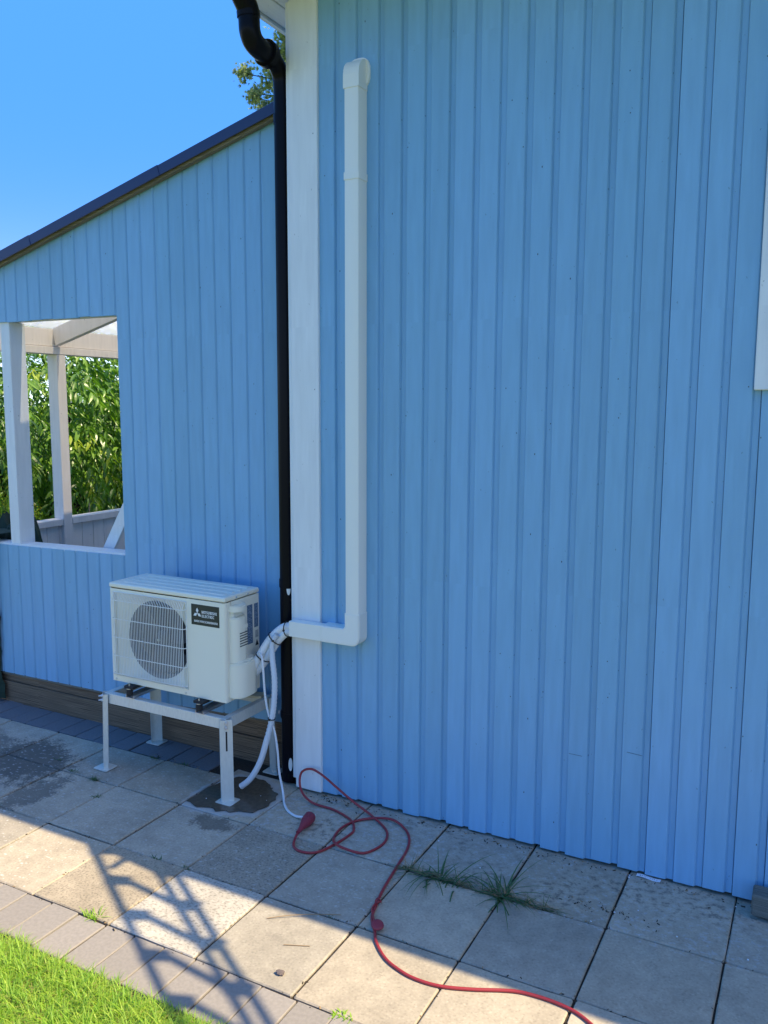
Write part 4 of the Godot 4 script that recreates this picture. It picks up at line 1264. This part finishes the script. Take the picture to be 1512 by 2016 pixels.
func build_weeds() -> void:
	rng.seed = 131
	var grp := "weeds in the paving joints"
	for q in [[0.245, 0.003, 34, 0.05, "spiky green grass sprout beside the front stand foot plate away from hoses"], [0.405, 0.135, 26, 0.03, "small leafy weed in the joint in front of the spiky sprout"], [0.075, -0.02, 22, 0.03, "small weed at the edge of the dark stained slab"], [1.044, 0.417, 20, 0.022, "tiny weed in the joint just above the lattice shadow"], [1.195, 0.416, 26, 0.02, "tiny weed at the slab corner above the pale slab"], [0.05, 0.417, 20, 0.03, "small weed where the shadow edge crosses the first joint"], [0.33, -0.34, 24, 0.035, "small weed by the rear stand foot plate at dark stones"], [0.52, -0.343, 26, 0.03, "low weed between slabs and dark stones under the heat pump"], [1.45, 0.417, 10, 0.015, "tiny moss speck in the joint at the pale slab's far corner"], [1.9, 0.417, 10, 0.014, "tiny moss speck in the joint near the red tie disc"], [-0.1, -0.08, 14, 0.03, "small weed growing inside the dark stain on the slabs"]]:
		weed(Vector3(q[0], 0, q[1]), q[2], q[3] * 0.4, q[3], 0.004, 1.0, M.blade_dark, q[4], grp, 0.022)
	weed(Vector3(1.118, 0, 0.826), 46, 0.02, 0.055, 0.0045, 1.1, M.blade, "bright green grass sprout where pale slab meets border stones", "", 0.03)
	weed(Vector3(2.19, 0, 0.838), 60, 0.012, 0.03, 0.006, 1.2, M.blade, "low bright moss cushion between slabs and border stones", "", 0.035)
	# long dark grass lying along the joint by the wall
	var g1 := "long dark grass tufts along the joint"
	weed(Vector3(2.15, 0, 0.004), 44, 0.09, 0.24, 0.0058, 1.1, M.blade_dark, "long dark grass tuft in the joint beside the red cord", g1, 0.075, 0.6, 2.4)
	weed(Vector3(2.40, 0, -0.002), 46, 0.10, 0.26, 0.0060, 1.1, M.blade_dark, "long dark grass tuft spreading star like at a slab corner", g1, 0.03, 0.6, 2.4)
	# dry matted stems between them
	var mat := thing("matted_grass", "matted dead grass lying along the joint between two tufts", "grass")
	mat.set_meta("kind", "stuff")
	for pass_ in 2:
		var g := Geo.new()
		for i in 170:
			var x := rng.randf_range(1.97, 2.62)
			blade(g, Vector3(x, rng.randf_range(0.0, 0.012), rng.randf_range(-0.010, 0.012)), Vector3(rng.randf_range(-1, 1), rng.randf_range(0.0, 0.35), rng.randf_range(-0.3, 0.3)), rng.randf_range(0.03, 0.09), 0.003, 0.4, 3)
		part(mat, "blades", g, [M.straw, M.blade_dark][pass_])
	# crumbs of soil, straw and wood along joints and under the wall
	var lit := thing("litter", "crumbs of soil straw and wood chips along joints and wall foot", "litter")
	lit.set_meta("kind", "stuff")
	var gs := Geo.new()
	var gw := Geo.new()
	for i in 620:
		var g := gs if rng.randf() < 0.7 else gw
		var p := Vector3.ZERO
		var which := rng.randf()
		if which < 0.25: p = Vector3(rng.randf_range(1.3, 3.3), 0.002, -0.40 + absf(rng.randfn(0, 0.03)))
		elif which < 0.32: p = Vector3(rng.randfn(1.40, 0.05), 0.002, rng.randfn(-0.365, 0.02))
		elif which < 0.40: p = Vector3(rng.randfn(2.80, 0.12), 0.002, rng.randfn(-0.10, 0.018))
		elif which < 0.5: p = Vector3(rng.randf_range(0.3, 1.1), 0.001, -0.345 + rng.randfn(0, 0.015))
		elif which < 0.62: p = Vector3(rng.randf_range(-0.4, 3.4), 0.0, 0.84 + rng.randfn(0, 0.006))
		elif which < 0.8: p = Vector3(rng.randf_range(-0.4, 3.4), -0.001, (rng.randi() % 2) * TZ + rng.randfn(0, 0.005))
		else: p = Vector3((rng.randi() % 9) * TX + rng.randfn(0, 0.005), -0.001, rng.randf_range(-0.35, 0.83))
		var s := rng.randf_range(0.0012, 0.0035)
		var xf := Transform3D(Basis.from_euler(Vector3(rng.randf() * 0.6, rng.randf() * TAU, rng.randf() * 0.6)), p)
		g.box(Vector3(-s * rng.randf_range(0.6, 2.4), -s * 0.4, -s * 0.5), Vector3(s * rng.randf_range(0.6, 2.4), s * 0.4, s * 0.5), 0.0, xf)
	part(lit, "soil_crumbs", gs, M.soil)
	part(lit, "straw", gw, M.straw)
	var chips := Geo.new()
	for i in 26:
		var p := Vector3(rng.randf_range(1.35, 3.3), 0.002, rng.randf_range(-0.39, 0.02))
		if i < 9: p = Vector3(rng.randf_range(0.85, 1.16), 0.006, rng.randf_range(-0.33, -0.06))
		var s := rng.randf_range(0.001, 0.003)
		chips.box(Vector3(-s, -s * 0.4, -s), Vector3(s * rng.randf_range(1, 1.6), s * 0.4, s), 0.0, Transform3D(Basis(Vector3.UP, rng.randf() * TAU), p))
	part(lit, "paint_flakes", chips, M.paper)

func leaf_geo(l: float, w: float, fold: float, droop: float) -> Geo:
	var g := Geo.new()
	var n := 5
	var row := []
	for i in n + 1:
		var t := float(i) / n
		var ww := w * 0.5 * pow(sin(PI * clampf(t * 0.94 + 0.03, 0, 1)), 0.8) * (1.0 - 0.25 * t)
		var y := -droop * t * t * l
		row.append([Vector3(-ww, y + fold * ww, l * t), Vector3(0, y, l * t), Vector3(ww, y + fold * ww, l * t)])
	for i in n:
		for k in 2:
			g.quad(row[i][k], row[i][k + 1], row[i + 1][k + 1], row[i + 1][k], Vector3.UP)
	return g

# leaves set along drooping twigs
func twig_leaves(at: Vector3, dir: Vector3, count: int, length: float, out: Array) -> void:
	var p := at
	var d := dir.normalized()
	for i in count:
		d = (d + Vector3(0, -0.14, 0)).normalized()
		p += d * length / count
		var side := d.cross(Vector3.UP).normalized() * (1.0 if i % 2 == 0 else -1.0)
		var ld := (d * rng.randf_range(0.35, 0.9) + side * rng.randf_range(0.4, 1.0) + Vector3(0, rng.randf_range(-0.8, 0.05), 0)).normalized()
		var up := (Vector3.UP + Vector3(rng.randf_range(-0.6, 0.6), 0, rng.randf_range(-0.6, 0.6))).normalized()
		var x := up.cross(ld).normalized()
		var b := Basis(x, ld.cross(x), ld)
		out.append(Transform3D(b.scaled_local(Vector3.ONE * rng.randf_range(0.45, 1.25)), p))

func scatter(parent: Node, called: String, mesh: Mesh, tf: Array) -> void:
	var mm := MultiMesh.new()
	mm.transform_format = MultiMesh.TRANSFORM_3D
	mm.mesh = mesh
	mm.instance_count = tf.size()
	for i in tf.size(): mm.set_instance_transform(i, tf[i])
	var o := MultiMeshInstance3D.new()
	o.name = called
	o.multimesh = mm
	o.set_meta("kind", "stuff")
	parent.add_child(o, true)

func shrub(called: String, label: String, base: Vector3, rx: float, ry: float, rz: float, h0: float, twigs: int, singles: int) -> void:
	var s := thing(called, label, "shrub", base)
	var stems := Geo.new()
	for i in 9:
		var a := TAU * i / 9.0
		var tip := Vector3(cos(a) * rx * 0.6, h0 + ry * rng.randf_range(0.6, 1.3), sin(a) * rz * 0.6)
		stems.tube(smooth([Vector3(cos(a) * 0.1, -0.05, sin(a) * 0.1), Vector3(cos(a) * rx * 0.25, h0 * 0.6 + 0.2, sin(a) * rz * 0.25), tip * Vector3(0.8, 0.7, 0.8), tip], 4), [0.03, 0.028, 0.026, 0.024, 0.022, 0.02, 0.018, 0.017, 0.016, 0.014, 0.012, 0.01, 0.007], 6)
	part(s, "stem", stems, M.bark)
	var sets := [[], [], []]
	for i in twigs:
		var v := Vector3(rng.randfn(0, 1), rng.randfn(0, 1), rng.randfn(0, 1)).normalized()
		var d := pow(rng.randf(), 0.28)
		var lump := 1.0 + 0.22 * sin(v.x * 5.1 + v.y * 3.3) * cos(v.z * 4.7 + v.y * 2.0)
		var p := Vector3(v.x * rx, v.y * ry, v.z * rz) * d * lump + Vector3(0, h0 + ry, 0)
		if p.y < 0.12: continue
		var dir := (v + Vector3(rng.randf_range(-0.5, 0.5), rng.randf_range(-0.1, 0.5), rng.randf_range(-0.5, 0.5)))
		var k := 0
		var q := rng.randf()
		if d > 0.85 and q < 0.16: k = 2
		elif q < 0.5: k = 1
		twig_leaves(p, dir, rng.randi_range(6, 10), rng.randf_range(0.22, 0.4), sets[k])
	var meshes := []
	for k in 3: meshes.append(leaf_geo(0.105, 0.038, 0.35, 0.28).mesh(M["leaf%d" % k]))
	# the leaves that show largest are single parts
	var picked := 0
	for k in [2, 1, 0]:
		var rest := []
		for tf: Transform3D in sets[k]:
			var w: Vector3 = tf.origin + base
			if picked < singles and tf.origin.x > rx * 0.55 and w.y > 0.7 and w.y < 2.5 and w.z < -1.5 and w.z > -4.2 and rng.randf() < 0.5:
				var o := MeshInstance3D.new()
				o.name = "leaf"
				o.mesh = meshes[k]
				s.add_child(o, true)
				o.transform = tf
				picked += 1
			else: rest.append(tf)
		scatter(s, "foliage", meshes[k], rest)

func build_garden() -> void:
	rng.seed = 151
	shrub("leafy_shrub", "big glossy green shrub with long drooping leaves beyond the porch", Vector3(-3.9, 0, -3.0), 1.25, 1.2, 1.9, 0.6, 3000, 300)
	shrub("dark_shrub", "tall dark green shrub behind the glossy one", Vector3(-6.0, 0, -4.6), 1.3, 1.15, 3.0, 0.1, 1500, 0)
	# yellow flowering plants in front of the shrub
	for q in [[-2.55, -1.62, 1.12], [-2.6, -1.75, 1.25], [-2.7, -2.02, 1.05], [-2.62, -1.55, 1.0], [-2.45, -1.88, 0.98], [-2.8, -1.70, 1.22]]:
		var t := thing("yellow_plant", "upright yellow green herb with narrow leaves beside the porch rail", "plant", Vector3(q[0], 0, q[1]), "yellow herbs by the porch rail")
		var g := Geo.new()
		var f := Geo.new()
		for s in 5:
			var top := Vector3(rng.randf_range(-0.14, 0.14), q[2] * rng.randf_range(0.8, 1.05), rng.randf_range(-0.14, 0.14))
			var st := smooth([Vector3(0, -0.04, 0), top * Vector3(0.4, 0.5, 0.4), top], 5)
			g.tube(st, 0.004, 5)
			for i in 46:
				var p := Vector3.ZERO.lerp(top, rng.randf_range(0.25, 1.0))
				var a := rng.randf() * TAU
				blade(g, p, Vector3(cos(a), rng.randf_range(0.1, 0.9), sin(a)), rng.randf_range(0.04, 0.09), 0.011, 0.8, 3)
			for i in 34:
				var p := top * rng.randf_range(0.84, 1.03) + Vector3(rng.randf_range(-0.035, 0.035), 0, rng.randf_range(-0.035, 0.035))
				var a := rng.randf() * TAU
				blade(f, p, Vector3(cos(a), 0.9, sin(a)), rng.randf_range(0.012, 0.03), 0.010, 0.5, 2)
		part(t, "leaves", g, M.blade)
		part(t, "flowers", f, leaf_mat(lin(0.42, 0.36, 0.03), 0.7))
	var stake := thing("plant_stake", "thin pale stake standing in the dark bed below the shrub", "stake", Vector3(-2.35, 0, -2.42))
	var sg := Geo.new()
	sg.tube([Vector3(0, -0.04, 0), Vector3(0.01, 1.0, 0)], 0.006, 6)
	part(stake, "rod", sg, M.raw)
	# bed of bare soil
	var bed := setting("soil_bed")
	boxpart(bed, "soil", Vector3(-8, -0.044, -9), Vector3(-1.72, -0.015, -0.9), M.soil, 0.0)
	# tall conifer far behind
	var c := thing("conifer_tree", "tall pale green conifer showing above the porch roof", "tree", Vector3(-9.9, 0, -18))
	var tr := Geo.new()
	tr.tube([Vector3(0, -0.05, 0), Vector3(0.1, 6, 0), Vector3(0, 13.4, 0)], [0.24, 0.16, 0.02], 10)
	var limbs := Geo.new()
	var sets := [[], []]
	var clumps := []
	for q in [[-1.05, 11.25, 0.42], [-1.45, 11.0, 0.30], [-0.75, 11.05, 0.45], [-0.7, 10.55, 0.5], [-1.0, 10.4, 0.35], [-1.9, 11.15, 0.27], [-2.05, 10.85, 0.22], [-1.55, 10.45, 0.2], [-1.0, 12.35, 0.22], [-0.75, 12.05, 0.25], [-1.15, 12.55, 0.16], [-0.65, 11.6, 0.4], [-1.0, 11.75, 0.2], [-0.5, 12.1, 0.35], [-1.25, 10.1, 0.3], [-0.6, 10.05, 0.5], [-1.0, 9.7, 0.5]]:
		clumps.append([Vector3(q[0], q[1], rng.randf_range(-0.4, 0.6)), q[2]])
	for i in 150:
		var y := rng.randf_range(2.0, 13.2)
		var r := (13.6 - y) * 0.17 * rng.randf_range(0.2, 1.0)
		var a := rng.randf() * TAU
		if y > 9.5 and cos(a) < 0.0: continue
		clumps.append([Vector3(cos(a) * r, y, sin(a) * r), rng.randf_range(0.3, 0.6)])
	for q in clumps:
		var p: Vector3 = q[0]
		limbs.tube([Vector3(0, p.y - 0.5, 0), p], [0.035, 0.01], 5)
		var n := int(760 * q[1])
		for i in n:
			var v: Vector3 = Vector3(rng.randfn(0, 0.5), rng.randfn(0, 0.42), rng.randfn(0, 0.5)) * q[1]
			var d := (v + Vector3(0, 0.15, 0) + (p - Vector3(0, p.y, 0)) * 0.2).normalized()
			var x := d.cross(Vector3(rng.randfn(), rng.randfn(), rng.randfn()).normalized()).normalized()
			var tf := Transform3D(Basis(x, d.cross(x), d).scaled_local(Vector3.ONE * rng.randf_range(0.6, 1.3)), p + v)
			sets[0 if rng.randf() < 0.7 else 1].append(tf)
	part(c, "trunk", tr, M.bark)
	part(c, "limb", limbs, M.bark)
	for k in 2:
		var sp := Geo.new()
		for b in 7:
			var a := (b - 3) * 0.33
			blade(sp, Vector3.ZERO, Vector3(sin(a), 0.12 * (b % 3), cos(a)), 0.10 * (1.0 - 0.05 * absf(b - 3.0)), 0.02, 0.2, 2)
		scatter(c, "crown", sp.mesh([M.conifer, M.conifer_dark][k]), sets[k])

func build_small_things() -> void:
	# green tarpaulin heaped in the porch and hanging over its wall
	var t := thing("tarpaulin", "dark green tarpaulin heaped inside the porch and hanging over its wall", "tarpaulin")
	var nz := noise(201, 3.5, 3)
	var g := Geo.new()
	var hgt := func(x: float, z: float) -> float:
		var d := Vector2((x + 1.34) / 0.42, (z + 0.86) / 0.2).length()
		return 0.05 + 1.06 * (1.0 - smoothstep(0.35, 1.15, d)) + 0.10 * nz.get_noise_2d(x * 2.0, z * 2.0) + 0.05 * nz.get_noise_2d(x * 6.0, z * 6.0)
	var N := 28
	for i in N:
		for j in N:
			var q := []
			for k in [[0, 0], [1, 0], [1, 1], [0, 1]]:
				var x: float = -1.60 + 0.84 * (i + k[0]) / N
				var z: float = -1.12 + 0.46 * (j + k[1]) / N
				q.append(Vector3(x, hgt.call(x, z), z))
			g.quad(q[0], q[1], q[2], q[3], Vector3.UP)
	part(t, "heap", g, M.cloth)
	var dg := Geo.new()
	var rows := []
	for i in 25:
		var row := []
		for j in 18:
			var x := -1.62 + (0.50 - 0.02 * nz.get_noise_1d(i * 2.0)) * j / 17.0
			var y := 1.07 - 1.05 * i / 24.0
			row.append(Vector3(x + 0.006 * sin(i * 0.6), y, PZ + 0.022 + 0.014 * sin(x * 60.0 + i * 0.12) + 0.012 * nz.get_noise_2d(x * 8, y * 3)))
		rows.append(row)
	for i in 24:
		for j in 17: dg.quad(rows[i][j], rows[i][j + 1], rows[i + 1][j + 1], rows[i + 1][j], Vector3.BACK)
	for j in 17:
		dg.quad(rows[0][j], rows[0][j + 1], rows[0][j + 1] + Vector3(0, 0.0, -0.20), rows[0][j] + Vector3(0, 0.0, -0.20), Vector3.UP)
	part(t, "drape", dg, M.cloth)
	# timber offcut by the wall
	var w := thing("timber_block", "weathered grey timber offcut lying against the blue wall", "timber", Vector3(3.258, 0, -0.30))
	var wg := Geo.new()
	wg.box(Vector3(0, 0.014, -0.085), Vector3(0.42, 0.096, 0.0), 0.006)
	part(w, "beam", wg, M.grey_wood)
	var bt := Geo.new()
	bt.box(Vector3(0.08, -0.001, -0.08), Vector3(0.13, 0.0138, -0.01), 0.002)
	bt.box(Vector3(0.30, -0.001, -0.08), Vector3(0.35, 0.0138, -0.01), 0.002)
	part(w, "batten", bt, M.grey_wood)
	# strip of paper
	var p := thing("paper_slip", "white printed paper slip lying at the foot of the wall", "paper", Vector3(2.876, 0.0035, -0.398))
	var im := Image.create_empty(128, 32, false, Image.FORMAT_RGB8)
	im.fill(Color(0.9, 0.91, 0.93))
	rng.seed = 7
	for k in 9:
		im.fill_rect(Rect2i(14 + k * 11 + rng.randi_range(0, 3), 11 + rng.randi_range(0, 3), rng.randi_range(3, 7), rng.randi_range(3, 8)), Color(0.35, 0.36, 0.4))
	var pm := flat_mat(Color.WHITE, 0.6)
	pm.albedo_texture = tex(im)
	var pg := Geo.new()
	for i in 6:
		var a := -0.047 + 0.094 * i / 6.0
		var b := -0.047 + 0.094 * (i + 1) / 6.0
		pg.quad(Vector3(a, 0.002 * sin(i * 1.1), -0.011), Vector3(b, 0.002 * sin((i + 1) * 1.1), -0.011), Vector3(b, 0.002 * sin((i + 1) * 1.1), 0.011), Vector3(a, 0.002 * sin(i * 1.1), 0.011), Vector3.UP, [Vector2(i / 6.0, 0), Vector2((i + 1) / 6.0, 0), Vector2((i + 1) / 6.0, 1), Vector2(i / 6.0, 1)])
	part(p, "sheet", pg, pm)
	p.rotation.y = -0.05
	# stone on the sunlit slab
	var s := thing("pebble", "small dark pebble lying on a sunlit slab", "stone", Vector3(1.906, 0.0, 0.764))
	var sg := Geo.new()
	var vs := []
	for i in 7:
		var row := []
		for j in 10:
			var a := TAU * j / 10.0
			var e := PI * i / 6.0
			var r := 0.013 * (1.0 + 0.22 * sin(a * 2.0 + e * 3.0))
			row.append(Vector3(sin(e) * cos(a) * r * 1.3, 0.007 + cos(e) * 0.008, sin(e) * sin(a) * r * 0.8))
		vs.append(row)
	for i in 6:
		for j in 10: sg.quad(vs[i][j], vs[i][(j + 1) % 10], vs[i + 1][(j + 1) % 10], vs[i + 1][j], (vs[i][j] + vs[i + 1][j]) * 0.5 - Vector3(0, 0.007, 0))
	part(s, "stone", sg, flat_mat(lin(0.14, 0.11, 0.10), 0.9))
	# stalks
	var k := thing("dry_stalk", "thin curved grass stalk lying across the sunlit slab joint", "stalk", Vector3(1.80, 0, 0.47))
	var kg := Geo.new()
	kg.tube(smooth([Vector3(-0.11, 0.004, 0.07), Vector3(-0.04, 0.009, 0.02), Vector3(0.05, 0.009, -0.035), Vector3(0.12, 0.005, -0.075)]), 0.0014, 5)
	part(k, "stem", kg, M.straw)
	var k2 := thing("dry_stalk", "pale straw lying on the beige slab near the pebble", "stalk", Vector3(1.87, 0, 0.62))
	var kg2 := Geo.new()
	kg2.tube([Vector3(-0.04, 0.003, 0.015), Vector3(0.045, 0.003, -0.022)], 0.0013, 5)
	part(k2, "stem", kg2, M.straw)

const SUN := Vector3(-3.10, -3.72, 0.33)

func build_shadow_lattice() -> void:
	# unseen lattice beside the frame, shaped to cast a guessed pattern; its shadow falls on the slabs by the lawn
	var H := 3.5
	var sh := Vector3(-SUN.x / -SUN.y, 1.0, -SUN.z / -SUN.y) * H
	var t := thing("shadow_lattice", "lattice antenna of bars, unseen, shaped for the slab shadow", "shadow_caster")
	var at := func(x: float, z: float) -> Vector3: return Vector3(x, 0, z) + sh
	var A := Vector2(1.02, 0.61)
	var e1 := Vector2(0.225, 0.137)
	var e2 := Vector2(0.36, 0.0)
	for i in range(-1, 5):
		for j in range(0, 2):
			var c := A + e1 * i + e2 * j
			var nd := Geo.new()
			nd.bar(at.call(c.x - 0.042, c.y + 0.018), at.call(c.x + 0.042, c.y - 0.014), 0.064, 0.02, Vector3.BACK)
			part(t, "clamp", nd, M.zinc)  # broad pieces added to darken the crossings of the cast shadow
	for j in range(0, 3):
		var g := Geo.new()
		var s: float = [-0.045, -0.045, -0.30][j]
		var a := A - e1 * 1.9 + e2 * j + Vector2(s, 0.012)
		var b := A + e1 * 4.4 + e2 * j + Vector2(s, 0.012)
		g.bar(at.call(a.x, a.y), at.call(b.x, b.y), 0.027, 0.02, Vector3.BACK)
		part(t, "shadow_bar", g, M.zinc)  # long bars laid out to match the shadow lines
	for i in range(-1, 5):
		var c := A + e1 * i
		var g := Geo.new()
		g.bar(at.call(c.x + 0.04, c.y - 0.012), at.call(c.x + 0.32, c.y + 0.018), 0.032, 0.016, Vector3.BACK)
		part(t, "shadow_link", g, M.zinc)  # short bars linking the shadow crossings
	var m := Geo.new()
	var foot: Vector3 = at.call(A.x + 0.2 - e1.x * 1.8, A.y - e1.y * 1.8)
	m.tube([Vector3(foot.x + 0.1, H - 0.018, -0.43), Vector3(foot.x + 0.1, H - 0.018, foot.z + 0.2)], 0.015, 10)
	part(t, "arm", m, M.zinc)

# ---------------------------------------------------------------- scene
func _ready() -> void:
	var cam := Camera3D.new()
	cam.name = "camera"
	add_child(cam)
	cam.position = Vector3(3.40152, 1.87304, 2.87208)
	cam.rotation = Vector3(-0.1269, 0.4857, 0.0035)
	cam.fov = 62.83
	cam.near = 0.05
	cam.far = 600.0
	cam.current = true
	var env := Environment.new()
	env.background_mode = Environment.BG_SKY
	var sm := ProceduralSkyMaterial.new()
	sm.sky_top_color = lin(0.029, 0.113, 0.33)
	sm.sky_horizon_color = lin(0.62, 0.72, 0.72)
	sm.sky_curve = 0.038
	sm.sky_energy_multiplier = 1.0
	sm.ground_horizon_color = lin(0.35, 0.42, 0.40)
	sm.ground_bottom_color = lin(0.12, 0.13, 0.08)
	sm.sun_angle_max = 40.0
	sm.sun_curve = 0.7
	var sky := Sky.new()
	sky.sky_material = sm
	env.sky = sky
	env.tonemap_mode = Environment.TONE_MAPPER_LINEAR
	env.tonemap_exposure = 3.95
	env.sdfgi_enabled = true
	env.ssao_enabled = true
	env.ssil_enabled = true
	var we := WorldEnvironment.new()
	we.name = "world"
	we.environment = env
	add_child(we)
	var sun := DirectionalLight3D.new()
	sun.name = "sun"
	sun.light_color = Color(1.0, 0.925, 0.77)
	sun.light_energy = 0.735
	sun.light_angular_distance = 0.4
	sun.shadow_enabled = true
	add_child(sun)
	sun.basis = Basis.looking_at(SUN.normalized(), Vector3.UP)

	make_materials()
	build_ground()
	build_house()
	build_porch()
	build_drainpipe()
	build_duct()
	build_stand()
	build_unit()
	build_pipes()
	build_cord()
	build_lawn()
	build_garden()
	build_weeds()
	build_small_things()
	build_shadow_lattice()
